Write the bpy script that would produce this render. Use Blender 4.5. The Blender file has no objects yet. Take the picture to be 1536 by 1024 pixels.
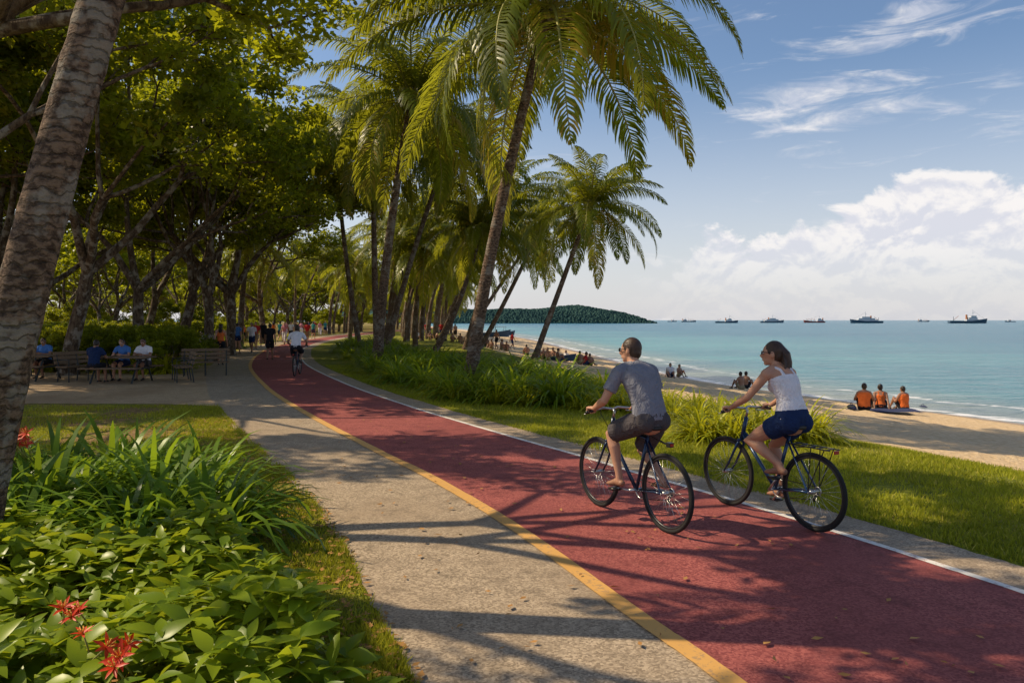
import bpy, math, random, numpy as np
from mathutils import Vector, Matrix
from mathutils.bvhtree import BVHTree
rad=math.radians
V3=Vector
random.seed(3); rng=np.random.default_rng(5)
scene=bpy.context.scene
scene.view_settings.view_transform='Standard'; scene.view_settings.look='None'; scene.view_settings.exposure=0
COL=scene.collection
CAMZ=1.85
SUN_EL=45; SUN_AZ=-78   # azimuth from +Y, negative = left

# ------------------------------------------------------------ materials
class NT:
    def __init__(s,nt): s.t=nt; s.n=nt.nodes; s.l=nt.links
    def node(s,typ,**k):
        n=s.n.new(typ)
        for a,b in k.items(): setattr(n,a,b)
        return n
    def put(s,sock,v):
        if isinstance(v,bpy.types.NodeSocket): s.l.new(v,sock)
        elif v is not None:
            if isinstance(v,(tuple,list)) and len(v)==3 and sock.type=='RGBA': v=(*v,1)
            sock.default_value=v
    def math(s,op,a,b=None,c=None,clamp=False):
        n=s.node('ShaderNodeMath',operation=op); n.use_clamp=clamp
        s.put(n.inputs[0],a); s.put(n.inputs[1],b)
        if c is not None: s.put(n.inputs[2],c)
        return n.outputs[0]
    def mix(s,f,a,b,mode='MIX'):
        n=s.node('ShaderNodeMix',data_type='RGBA',blend_type=mode)
        s.put(n.inputs[0],f); s.put(n.inputs[6],a); s.put(n.inputs[7],b)
        return n.outputs[2]
    def noise(s,vec,scale,detail=4,rough=.55,dist=0):
        n=s.node('ShaderNodeTexNoise'); s.put(n.inputs['Vector'],vec)
        n.inputs['Scale'].default_value=scale; n.inputs['Detail'].default_value=detail
        n.inputs['Roughness'].default_value=rough; n.inputs['Distortion'].default_value=dist
        return n.outputs['Fac']
    def voro(s,vec,scale):
        n=s.node('ShaderNodeTexVoronoi'); s.put(n.inputs['Vector'],vec); n.inputs['Scale'].default_value=scale
        return n.outputs['Color'],n.outputs['Distance']
    def mapr(s,v,a,b,c=0.,d=1.,smooth=True):
        n=s.node('ShaderNodeMapRange'); n.interpolation_type='SMOOTHSTEP' if smooth else 'LINEAR'
        s.put(n.inputs[0],v); s.put(n.inputs[1],a); s.put(n.inputs[2],b); s.put(n.inputs[3],c); s.put(n.inputs[4],d)
        return n.outputs[0]
    def attr(s,name):
        return s.node('ShaderNodeAttribute',attribute_name=name).outputs['Fac']
    def pos(s): return s.node('ShaderNodeNewGeometry').outputs['Position']
    def objc(s): return s.node('ShaderNodeTexCoord').outputs['Object']
    def bump(s,h,strength=.5,dist=.02):
        n=s.node('ShaderNodeBump'); n.inputs['Strength'].default_value=strength; n.inputs['Distance'].default_value=dist
        s.put(n.inputs['Height'],h); return n.outputs[0]
    def scale(s,vec,x,y,z):
        n=s.node('ShaderNodeMapping'); s.put(n.inputs['Vector'],vec); n.inputs['Scale'].default_value=(x,y,z); return n.outputs[0]

def newmat(name):
    m=bpy.data.materials.new(name); m.use_nodes=True
    nt=NT(m.node_tree); b=m.node_tree.nodes['Principled BSDF']; out=m.node_tree.nodes['Material Output']
    return m,nt,b,out
def plain(name,col,rough=.6,metal=0,spec=.4,var=.12,scale=12,bump=0):
    m,nt,b,o=newmat(name)
    f=nt.noise(nt.objc(),scale,3)
    c=nt.mix(f,tuple(x*(1-var*1.5) for x in col),tuple(min(1,x*(1+var*1.5)) for x in col))
    nt.put(b.inputs['Base Color'],c); b.inputs['Roughness'].default_value=rough; b.inputs['Metallic'].default_value=metal
    b.inputs['Specular IOR Level'].default_value=spec
    if bump: nt.put(b.inputs['Normal'],nt.bump(f,bump,.01))
    return m
def leafmat(name,dark,light,trans=(.25,.35,.03),tf=.4,rough=.4,yellow=None,nscale=.35):
    m,nt,b,o=newmat(name)
    v=nt.attr('var'); n=nt.noise(nt.pos(),nscale,1)
    f=nt.math('MULTIPLY_ADD',n,.9,nt.math('MULTIPLY_ADD',v,.7,-.3),clamp=True)
    c=nt.mix(f,dark,light)
    if yellow: c=nt.mix(nt.mapr(v,.86,1.),c,yellow)
    nt.put(b.inputs['Base Color'],c); b.inputs['Roughness'].default_value=rough; b.inputs['Specular IOR Level'].default_value=.25
    t=nt.node('ShaderNodeBsdfTranslucent'); nt.put(t.inputs['Color'],nt.mix(f,tuple(x*.5 for x in trans),trans))
    mx=nt.node('ShaderNodeMixShader'); mx.inputs[0].default_value=tf
    nt.l.new(b.outputs[0],mx.inputs[1]); nt.l.new(t.outputs[0],mx.inputs[2]); nt.l.new(mx.outputs[0],o.inputs[0])
    return m

M={}
M['canopy']=leafmat('canopy_leaf',(.028,.06,.005),(.16,.21,.010),(.66,.68,.02),.46,yellow=(.32,.24,.02))
M['palm']=leafmat('palm_leaf',(.028,.06,.007),(.18,.21,.012),(.60,.60,.03),.42,.36,yellow=(.42,.27,.05))
M['strap']=leafmat('strap_leaf',(.04,.10,.006),(.22,.31,.015),(.55,.66,.03),.40,.38)
M['strapy']=leafmat('strap_leaf_yellow',(.17,.22,.01),(.45,.43,.015),(.8,.76,.03),.42,.42)
M['lily']=leafmat('lily_leaf',(.025,.08,.01),(.17,.28,.018),(.42,.58,.03),.35,.36)
M['shrub']=leafmat('shrub_leaf',(.05,.13,.01),(.35,.42,.02),(.6,.68,.03),.35,.36,nscale=1.6)
M['grass']=leafmat('grass_blade',(.14,.18,.010),(.42,.42,.02),(.66,.64,.04),.38,.6,yellow=(.5,.4,.09),nscale=.6)
M['litter']=plain('leaf_litter',(.36,.18,.05),.8,var=.5,scale=3)

def bark(name,a,b_,rings):
    m,nt,b,o=newmat(name)
    p=nt.objc()
    n=nt.noise(nt.scale(p,1,1,.35 if not rings else 1.6),13,5,.7)
    n2=nt.noise(p,3.2,4,.65)
    c=nt.mix(nt.mapr(n,.38,.62),a,b_)
    c=nt.mix(nt.mapr(n2,.5,.6,0,.6),c,(.33,.30,.25))
    h=n
    if rings:
        w=nt.node('ShaderNodeTexWave'); w.wave_type='BANDS'; w.bands_direction='Z'; nt.put(w.inputs['Vector'],p)
        w.inputs['Scale'].default_value=3.8; w.inputs['Distortion'].default_value=6.; w.inputs['Detail'].default_value=4; w.inputs['Detail Scale'].default_value=2.4
        r=nt.mapr(w.outputs['Fac'],0,.14)
        c=nt.mix(r,nt.mix(.5,c,(.02,.015,.01)),c); h=nt.math('ADD',nt.math('MULTIPLY',r,.3),n)
    nt.put(b.inputs['Base Color'],c); b.inputs['Roughness'].default_value=.9; b.inputs['Specular IOR Level'].default_value=.15
    nt.put(b.inputs['Normal'],nt.bump(h,1.,.04))
    return m
M['bark']=bark('tree_bark',(.05,.032,.022),(.14,.10,.065),False)
M['palmbark']=bark('palm_bark',(.07,.045,.032),(.23,.155,.105),True)
M['rachis']=plain('frond_stem',(.28,.26,.06),.5)
M['coconut']=plain('coconut',(.2,.17,.05),.5)

def asphalt(name,a,b_,stain,seam=False):
    m,nt,b,o=newmat(name); p=nt.pos()
    vc,vd=nt.voro(p,75); sp=nt.node('ShaderNodeSeparateColor'); nt.l.new(vc,sp.inputs[0])
    f=nt.mapr(sp.outputs[0],.1,.95,0,1,False)
    c=nt.mix(f,a,b_)
    big=nt.noise(p,.55,4,.6); mid=nt.noise(p,4,4,.65)
    c=nt.mix(nt.mapr(big,.4,.65,0,.6),c,stain)
    c=nt.mix(nt.mapr(mid,.45,.75,0,.5),c,tuple(x*.5 for x in a))
    nt.put(b.inputs['Base Color'],c); b.inputs['Roughness'].default_value=.82; b.inputs['Specular IOR Level'].default_value=.25
    nt.put(b.inputs['Normal'],nt.bump(nt.math('ADD',sp.outputs[1],nt.math('MULTIPLY',mid,.8)),.6,.007))
    return m
M['red']=asphalt('red_asphalt',(.20,.044,.044),(.42,.125,.105),(.23,.06,.056))
M['grey']=asphalt('grey_path',(.23,.175,.12),(.52,.41,.29),(.31,.23,.155))
M['plaza']=asphalt('plaza_paving',(.36,.25,.14),(.56,.41,.26),(.31,.2,.11))
def paint(name,c0,under):
    m,nt,b,o=newmat(name); p=nt.pos()
    n=nt.noise(p,28,4,.7); n2=nt.noise(p,2.2,2)
    f=nt.mapr(nt.math('ADD',n,nt.math('MULTIPLY',n2,.35)),.70,.84,0,.8)
    nt.put(b.inputs['Base Color'],nt.mix(f,nt.mix(n2,tuple(x*.75 for x in c0),c0),under)); b.inputs['Roughness'].default_value=.7
    return m
M['yellow']=paint('yellow_paint',(.70,.38,.10),(.36,.22,.11))
M['white']=paint('white_paint',(.8,.76,.7),(.45,.3,.27))

# ground
m,nt,b,o=newmat('ground_soil_grass_sand'); p=nt.pos()
t=nt.attr('shore'); lf=nt.attr('left')
n1=nt.noise(p,.7,4,.6); n2=nt.noise(p,7,4,.65); n3=nt.noise(p,45,2,.6)
g=nt.mix(nt.mapr(n2,.3,.7),(.13,.15,.012),(.34,.34,.025))
g=nt.mix(nt.mapr(n3,.35,.65,0,.6),g,(.09,.11,.012))
g=nt.mix(nt.mapr(n1,.45,.7,0,.45),g,(.38,.29,.07))
soil=nt.mix(nt.mapr(n2,.3,.7),(.14,.08,.035),(.34,.21,.095))
g=nt.mix(nt.math('MULTIPLY',lf,nt.mapr(nt.math('ADD',nt.math('MULTIPLY',n1,.6),nt.math('MULTIPLY',n2,.4)),.44,.54),clamp=True),g,soil)
sand=nt.mix(nt.mapr(n2,.3,.7),(.62,.43,.23),(.78,.59,.36)); sand=nt.mix(nt.mapr(n3,.5,.8,0,.25),sand,(.3,.2,.11))
wet=nt.mapr(nt.attr('wet'),.86,.97); sand=nt.mix(wet,sand,(.32,.22,.13))
ts=nt.math('ADD',t,nt.math('MULTIPLY_ADD',n1,3.2,-1.6)); ts=nt.math('ADD',ts,nt.math('MULTIPLY_ADD',n2,1.4,-.7))
nt.put(b.inputs['Base Color'],nt.mix(nt.mapr(ts,-.35,.35),g,sand)); nt.put(b.inputs['Roughness'],nt.mapr(wet,0,1,.92,.3))
b.inputs['Specular IOR Level'].default_value=.2
nt.put(b.inputs['Normal'],nt.bump(nt.math('ADD',nt.math('MULTIPLY',n2,1.),nt.math('MULTIPLY',n3,.3)),.9,.09))
M['ground']=m
# sea
m,nt,b,o=newmat('sea_water'); p=nt.pos(); d=nt.attr('off')
nn=nt.noise(nt.scale(p,.5,1,1),.35,4,.6); nb=nt.noise(nt.scale(p,.006,.03,1),1,4,.6)
ds=nt.math('ADD',d,nt.math('MULTIPLY_ADD',nn,5,-2.5))
c=nt.mix(nt.mapr(ds,0,12),(.40,.40,.28),(.10,.33,.33)); c=nt.mix(nt.mapr(ds,6,80),c,(.02,.17,.235)); 
c=nt.mix(nt.mapr(nb,.4,.62,0,.6),c,(.012,.11,.19))
wn=nt.noise(nt.scale(p,.35,1,1),2.2,4,.6)
c=nt.mix(nt.mapr(wn,.45,.7,0,.45),c,(.012,.09,.14))
f1=nt.mapr(nt.math('ABSOLUTE',nt.math('SUBTRACT',ds,.2)),.15,.75,1,0)
f2=nt.mapr(nt.math('ABSOLUTE',nt.math('SUBTRACT',ds,4.5)),.1,.5,1,0)
fo=nt.math('MAXIMUM',f1,nt.math('MULTIPLY',f2,nt.mapr(wn,.46,.6)))
fo=nt.math('MULTIPLY',fo,nt.mapr(wn,.3,.52))
caps=nt.math('MULTIPLY',nt.mapr(nt.noise(nt.scale(p,.25,1,1),.9,4,.7),.64,.74),.4)
c=nt.mix(nt.math('MAXIMUM',fo,caps),c,(.88,.87,.84))
nt.put(b.inputs['Base Color'],c); b.inputs['Roughness'].default_value=.2; b.inputs['IOR'].default_value=1.33
w2=nt.noise(nt.scale(p,.45,1,1),.5,2,.5)
nt.put(b.inputs['Normal'],nt.bump(nt.math('ADD',nt.math('MULTIPLY',wn,.6),w2),1.,.6))
M['sea']=m
m,nt,b,o=newmat('headland_forest_hazed'); p=nt.pos(); n=nt.noise(p,.05,5)
nt.put(b.inputs['Base Color'],nt.mix(nt.mapr(n,.35,.65),(.05,.10,.085),(.03,.065,.062)))  # distance haze is mixed into these bluish forest colours
b.inputs['Roughness'].default_value=1; b.inputs['Specular IOR Level'].default_value=.0; M['hill']=m

# ------------------------------------------------------------ mesh helpers
class MB:
    def __init__(s): s.v=[]; s.f=[]; s.m=[]
    def add(s,vs,fs,m=0):
        o=len(s.v); s.v+=[tuple(p) for p in vs]; s.f+=[tuple(i+o for i in f) for f in fs]; s.m+=[m]*len(fs)
    def tube(s,pts,rr,m=0,n=8,side=None,rnd=False,caps=True):
        P=[V3(p) for p in pts]
        Rr=[(r,r) if not isinstance(r,(tuple,list)) else tuple(r) for r in (rr if isinstance(rr,(list,)) else [rr]*len(P))]
        if rnd:
            t0=(P[0]-P[1]).normalized(); t1=(P[-1]-P[-2]).normalized()
            r0=min(Rr[0]); r1=min(Rr[-1])
            A=[(P[0]+t0*r0*k,tuple(x*math.sqrt(1-k*k) for x in Rr[0])) for k in (.97,.8,.5)]
            B=[(P[-1]+t1*r1*k,tuple(x*math.sqrt(1-k*k) for x in Rr[-1])) for k in (.5,.8,.97)]
            P=[a[0] for a in A]+P+[a[0] for a in B]; Rr=[a[1] for a in A]+Rr+[a[1] for a in B]
        vs=[];fs=[];u=None;K=len(P)
        for i in range(K):
            t=(P[min(i+1,K-1)]-P[max(i-1,0)]).normalized()
            if side is not None: u=V3(side)
            elif u is None: u=V3((1,0,0)) if abs(t.x)<.8 else V3((0,1,0))
            u=(u-t*u.dot(t))
            if u.length<1e-5: u=t.orthogonal()
            u=u.normalized(); w=t.cross(u)
            for j in range(n):
                a=2*math.pi*j/n
                vs.append(P[i]+u*(math.cos(a)*Rr[i][0])+w*(math.sin(a)*Rr[i][1]))
        for i in range(K-1):
            for j in range(n):
                k=(j+1)%n; fs.append((i*n+j,i*n+k,(i+1)*n+k,(i+1)*n+j))
        if caps: fs.append(tuple(range(n))[::-1]); fs.append(tuple((K-1)*n+j for j in range(n)))
        s.add(vs,fs,m)
    def ell(s,c,r,m=0,R=None,n=14,k=9):
        c=V3(c); R=R or Matrix.Identity(3); vs=[c+R@V3((0,0,-r[2]))]
        for i in range(1,k):
            a=-math.pi/2+math.pi*i/k
            for j in range(n):
                q=2*math.pi*j/n; vs.append(c+R@V3((r[0]*math.cos(a)*math.cos(q),r[1]*math.cos(a)*math.sin(q),r[2]*math.sin(a))))
        vs.append(c+R@V3((0,0,r[2]))); fs=[]
        for j in range(n): fs.append((0,1+(j+1)%n,1+j))
        for i in range(k-2):
            for j in range(n):
                q=(j+1)%n; a=1+i*n; fs.append((a+j,a+q,a+n+q,a+n+j))
        a=1+(k-2)*n
        for j in range(n): fs.append((a+j,a+(j+1)%n,len(vs)-1))
        s.add(vs,fs,m)
    def box(s,c,d,m=0,R=None,taper=1.):
        c=V3(c); R=R or Matrix.Identity(3); vs=[]
        for z in (-1,1):
            k=1 if z<0 else taper
            for x,y in ((-1,-1),(1,-1),(1,1),(-1,1)): vs.append(c+R@V3((x*d[0]/2*k,y*d[1]/2*k,z*d[2]/2)))
        s.add(vs,[(3,2,1,0),(4,5,6,7),(0,1,5,4),(1,2,6,5),(2,3,7,6),(3,0,4,7)],m)
    def mesh(s,name,mats,smooth=True):
        me=bpy.data.meshes.new(name); me.from_pydata(s.v,[],s.f)
        for x in mats: me.materials.append(x)
        me.polygons.foreach_set('material_index',s.m)
        if smooth: me.polygons.foreach_set('use_smooth',[True]*len(s.f))
        me.update(); return me
def npmesh(name,V,Q,mats,mi=None,attrs=None,smooth=False):
    V=np.asarray(V,dtype=np.float32); Q=np.asarray(Q,dtype=np.int32); k=Q.shape[1]
    me=bpy.data.meshes.new(name); me.vertices.add(len(V)); me.vertices.foreach_set('co',V.ravel())
    me.loops.add(Q.size); me.loops.foreach_set('vertex_index',Q.ravel())
    me.polygons.add(len(Q)); me.polygons.foreach_set('loop_start',np.arange(len(Q),dtype=np.int32)*k)
    try: me.polygons.foreach_set('loop_total',np.full(len(Q),k,dtype=np.int32))
    except Exception: pass
    for x in mats: me.materials.append(x)
    if mi is not None: me.polygons.foreach_set('material_index',np.asarray(mi,dtype=np.int32))
    if smooth: me.polygons.foreach_set('use_smooth',np.ones(len(Q),dtype=bool))
    for a,b in (attrs or {}).items():
        at=me.attributes.new(a,'FLOAT','POINT'); at.data.foreach_set('value',np.asarray(b,dtype=np.float32))
    me.update(calc_edges=True); me.validate(); return me
def obj(name,me,loc=(0,0,0),rot=(0,0,0),sc=1.,parent=None):
    o=bpy.data.objects.new(name,me); COL.objects.link(o); o.location=loc; o.rotation_euler=rot
    o.scale=(sc,sc,sc) if not isinstance(sc,(tuple,list)) else sc
    if parent: o.parent=parent
    return o
def empty(name,loc=(0,0,0),rot=(0,0,0),sc=1.):
    o=obj(name,None,loc,rot,sc); o.empty_display_size=.2; return o

# ------------------------------------------------------------ layout curves
def cat(pts,n=12):
    P=[np.array(p,float) for p in pts]; P=[2*P[0]-P[1]]+P+[2*P[-1]-P[-2]]; out=[]
    for i in range(1,len(P)-2):
        for k in range(n):
            t=k/n; a,b,c,d=P[i-1:i+3]
            out.append(.5*((2*b)+(-a+c)*t+(2*a-5*b+4*c-d)*t*t+(-a+3*b-3*c+d)*t**3))
    out.append(P[-2]); return np.array(out)
yel=cat([(4.2,-5),(3.0,-2),(2.15,.6),(1.55,2.4),(1.11,3.77),(.73,4.72),(0,6.62),(-1.0,8.75),(-2.0,10.6),(-4.36,15.2),(-7.0,20.9),(-10.7,30.2),(-14.0,41),(-16.6,52),(-19,68),(-21,95),(-21,130),(-18,190)],14)
def fy(y): return np.interp(y,yel[:,1],yel[:,0])
gec=cat([(15,-12),(10.2,0),(7.0,10.8),(5.2,14.4),(3.9,21.7),(2.2,34),(-1.3,53),(-6,85),(-11,130),(-19,185),(-60,400),(-150,800)],10)
wlc=cat([(40,-12),(28.5,0),(23.5,14),(19,27.5),(14.8,38),(11,53),(7.9,95),(-1.3,185),(-40,400),(-130,800)],10)
def ge(y): return np.interp(y,gec[:,1],gec[:,0])
def wl(y): return np.interp(y,wlc[:,1],wlc[:,0])
SEA=-2.0
def gz(x,y):
    x=np.asarray(x,float); y=np.asarray(y,float); a=ge(y); w=wl(y); t=(x-a)/(w-a)
    z=np.where(t<0,-.3*np.clip(1+(x-a)/3.,0,1)**2,-.3-(1.7)*np.clip(t,0,1)**.85)
    z=np.where(t>1,SEA-np.clip((x-w)*.08,0,4),z)
    return z
def rw(y): return np.interp(y,[3,5,8,14],[2.65,2.6,2.3,2.2])
ys=np.concatenate([np.arange(-12,60,.5),np.arange(60,200,4),np.arange(200,820,30)])
us=np.concatenate([-np.geomspace(400,8,22),np.arange(-7.6,34,.4),np.geomspace(34.5,200,14)])
X=ge(ys)[:,None]+us[None,:]; Y=np.repeat(ys[:,None],len(us),1)
Z=gz(X,Y)
sandm=(us[None,:]>0)
Z=Z+np.where(sandm&(Z>-1.8),(np.sin(X*2.1+Y*.9)*np.sin(Y*1.7-X*.6))*.02+(rng.random(X.shape)-.5)*.08,0)
path_near=(X-fy(Y)>-2.2)&(X-fy(Y)<3.8)
Z=np.where(path_near,np.minimum(Z,0)-0.0,Z)
def gridq(r,c):
    i=np.arange(r-1)[:,None]*c+np.arange(c-1)[None,:]; i=i.ravel()
    return np.stack([i,i+1,i+c+1,i+c],1)
A={'shore':np.repeat(us[None,:],len(ys),0).ravel(),'wet':((X-ge(Y))/(wl(Y)-ge(Y))).ravel(),'left':np.clip((fy(Y)-1-X)/1.5,0,1).ravel()}
obj('ground',npmesh('ground',np.stack([X.ravel(),Y.ravel(),Z.ravel()],1),gridq(len(ys),len(us)),[M['ground']],attrs=A,smooth=True))
ys2=np.concatenate([np.arange(-40,200,4),np.geomspace(200,30000,40)])
us2=np.concatenate([np.arange(-3,30,1.5),np.geomspace(30,30000,40)])
wx=wl(np.clip(ys2,-12,800)); 
X=wx[:,None]+us2[None,:]; Y=np.repeat(ys2[:,None],len(us2),1)
far=ys2>800
for i in np.where(far)[0]: X[i]=np.linspace(-ys2[i]*1.2,ys2[i]*2.,len(us2))
off=np.where(Y>800,400,np.repeat(us2[None,:],len(ys2),0))
obj('sea',npmesh('sea',np.stack([X.ravel(),Y.ravel(),np.full(X.size,SEA)],1),gridq(len(ys2),len(us2)),[M['sea']],attrs={'off':off.ravel()},smooth=True))

# path strips (edges slightly uneven)
T=np.gradient(yel,axis=0); T/=np.linalg.norm(T,axis=1)[:,None]; N=np.stack([T[:,1],-T[:,0]],1)
def strip(name,a,b,z,mat,rag=0):
    W=rw(yel[:,1]); fa=a(W) if callable(a) else np.full(len(W),a); fb=b(W) if callable(b) else np.full(len(W),b)
    if rag: fa=fa+rng.normal(size=len(W))*rag; fb=fb+rng.normal(size=len(W))*rag
    L=yel+N*fa[:,None]; Rr=yel+N*fb[:,None]; n=len(W)
    V=np.concatenate([np.c_[L,np.full(n,z)],np.c_[Rr,np.full(n,z)]]); i=np.arange(n-1)
    return obj(name,npmesh(name,V,np.stack([i,i+n,i+n+1,i+1],1),[mat]))
strip('footpath',-1.5,lambda W:W+.55,.008,M['grey'],.012)
strip('red_cycle_path',.0,lambda W:W+.04,.012,M['red'])
strip('yellow_line',-.06,.07,.016,M['yellow'],.002)
strip('white_line',lambda W:W-.03,lambda W:W+.045,.016,M['white'],.002)
mb=MB(); vs=[];fs=[]
for i,y in enumerate(np.linspace(15.8,30,24)):
    x=float(fy(y))-1.45
    for k in range(13):
        u=k/12; vs.append((x*(1-u)+(-24)*u,y+ (math.sin(u*9)*.35+math.sin(u*23)*.12)*(1 if i in(0,23) else .0)+ (u*1.6 if i==0 else 0),.006))
for i in range(23):
    for k in range(12): a=i*13+k; fs.append((a,a+13,a+14,a+1))
mb.add(vs,fs); obj('picnic_plaza_paving',mb.mesh('plaza',[M['plaza']],False))

# headland: terrain body plus tree-crown lumps
nx,ny=300,24; xs=np.linspace(-220,172,nx); vs=np.linspace(0,1,ny); X,Vv=np.meshgrid(xs,vs)
u=(172-X)/392.
hprof=lambda u:23*np.clip(u*4.6,0,1)**.6*(.84+.14*np.sin(u*8.5+.6)+.04*np.sin(u*31))
Hh=hprof(u)*np.sin(np.pi*np.clip(Vv,.0,1))**.7
hb=[np.stack([X.ravel(),(880+Vv*160).ravel(),(SEA-.5+Hh).ravel()],1)]; hq=[gridq(ny,nx)]; o_=len(hb[0])
mb=MB(); mb.ell((0,0,0),(1,1,1),0,None,6,5); tv=np.array(mb.v)
cq=np.array([f for f in mb.f if len(f)==4])
for i in range(7000):
    uu=rng.random(); vv=rng.random()**1.2*.62; x=172-uu*330; y=880+vv*160; h=float(hprof(uu*330/392))*math.sin(math.pi*vv)**.7
    s=rng.uniform(.8,1.9)
    hb.append(tv*[s*1.1,s*1.1,s*rng.uniform(.8,1.6)]+[x,y,SEA-.5+h+s*.3]); hq.append(cq+o_); o_+=len(tv)
obj('headland_hill',npmesh('headland',np.concatenate(hb),np.concatenate(hq),[M['hill']],smooth=False))

# ------------------------------------------------------------ vegetation
def leaves(C,size,rs,asp=.5,down=.35,var=None):
    n=len(C); a=rs.normal(size=(n,3)); a[:,2]=a[:,2]*.6-down; a/=np.linalg.norm(a,axis=1)[:,None]
    b=np.cross(a,rs.normal(size=(n,3))*[.5,.5,1.2]); b/=np.linalg.norm(b,axis=1)[:,None]+1e-6
    c=np.cross(a,b); s=size*(.65+.7*rs.random((n,1)))
    V=np.stack([C-a*s*.5,C+b*s*asp*.5+c*s*.08-a*s*.08,C+a*s*.5,C-b*s*asp*.5+c*s*.08-a*s*.08],1).reshape(-1,3)
    Q=np.arange(n*4).reshape(n,4)
    v=rs.random(n) if var is None else var*.45+rs.random(n)*.55
    return V,Q,np.repeat(v,4)
def combine(mb,V,Q,var,name,mats,leafidx=1):
    bv=np.array(mb.v,dtype=float).reshape(-1,3); bq=np.array(mb.f,dtype=int).reshape(-1,4)
    VV=np.concatenate([bv,V]); QQ=np.concatenate([bq,Q+len(bv)])
    mi=np.concatenate([np.array(mb.m,int),np.full(len(Q),leafidx)])
    return npmesh(name,VV,QQ,mats,mi,{'var':np.concatenate([np.zeros(len(bv)),var])})
def broadleaf(seed,nleaf=210,ls=.2,lens=(2.8,3.6,2.7,1.9,1.2),kids=(4,3,3,2),r0=.24,spread=.62,crad=.75,keep=None):
    r=random.Random(seed); rs=np.random.default_rng(seed); mb=MB(); tips=[]
    def grow(p,d,lv,ra):
        Ln=lens[lv]*(.8+.4*r.random()); pts=[p]; q=p.copy(); dd=d.copy()
        for i in range(4):
            dd=(dd+V3((r.gauss(0,.1),r.gauss(0,.1),r.gauss(.04,.06)))).normalized(); q=q+dd*Ln/4; pts.append(q.copy())
        if keep and lv>0 and not keep(q): return
        r1=ra*.62 if lv else ra*.75
        k=[ra+(r1-ra)*i/4 for i in range(5)]
        if lv==0: k[0]=ra*1.45
        if ra>.012: mb.tube(pts,k,0,8 if lv<2 else 5,caps=False)
        if lv>=3: tips.append(pts[2])
        if lv==len(lens)-1: tips.append(q); return
        nk=kids[lv]; a0=r.random()*6.28
        for j in range(nk):
            a=a0+j*6.283/nk+r.gauss(0,.35); sp=spread*(.55+.75*r.random()) if lv==0 else .62*(.5+r.random())
            o=dd.orthogonal().normalized(); o2=dd.cross(o); nd=dd*math.cos(sp)+(o*math.cos(a)+o2*math.sin(a))*math.sin(sp)
            nd.z=max(nd.z,-.05)+.06
            if lv>=2: nd.z*=.75
            grow(q.copy(),nd.normalized(),lv+1,r1*(.8 if lv==0 else .85))
    grow(V3((0,0,-.1)),V3((r.gauss(0,.06),r.gauss(0,.06),1)).normalized(),0,r0)
    Cs=[];vr=[]
    for t in tips:
        n=int(nleaf*(.5+r.random())); R=crad*(.7+.6*r.random())
        g=rs.normal(size=(n,3)); g/=np.linalg.norm(g,axis=1)[:,None]; g*=(rs.random((n,1))**.45)
        Cs.append(np.array(t)+g*[R,R,R*.55]); vr.append(np.full(n,r.random()))
    C=np.concatenate(Cs); V,Q,v=leaves(C,ls,rs,var=np.concatenate(vr))
    return combine(mb,V,Q,v,'tree%d'%seed,[M['bark'],M['canopy']])
TREES=[broadleaf(11,95,.26),broadleaf(12,100,.25,spread=.8),broadleaf(13,95,.27,lens=(3.4,3.4,2.6,1.9,1.2)),broadleaf(14,105,.26,spread=.5,kids=(3,3,3,3))]
FART=[broadleaf(15,34,.46),broadleaf(16,34,.46,spread=.75)]
NEAR=broadleaf(24,170,.15,lens=(4.1,2.3,2.1,1.6,1.),kids=(5,4,3,2),spread=1.05,crad=.5,r0=.24,keep=lambda q:-1.2<q.x<5.2 and q.z>4.2)  # crown shape trimmed to shade the path and leave the shrub bed sunlit
NEAR2=broadleaf(27,100,.19,lens=(4.0,2.7,2.3,1.7,1.1),kids=(4,3,3,3),spread=.95,crad=.6,r0=.2,keep=lambda q:q.z>4.2)
LOW=broadleaf(31,50,.24,lens=(1.,1.4,1.2,.9,.6),kids=(4,3,3,2),spread=.9,crad=.5,r0=.09)

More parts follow.
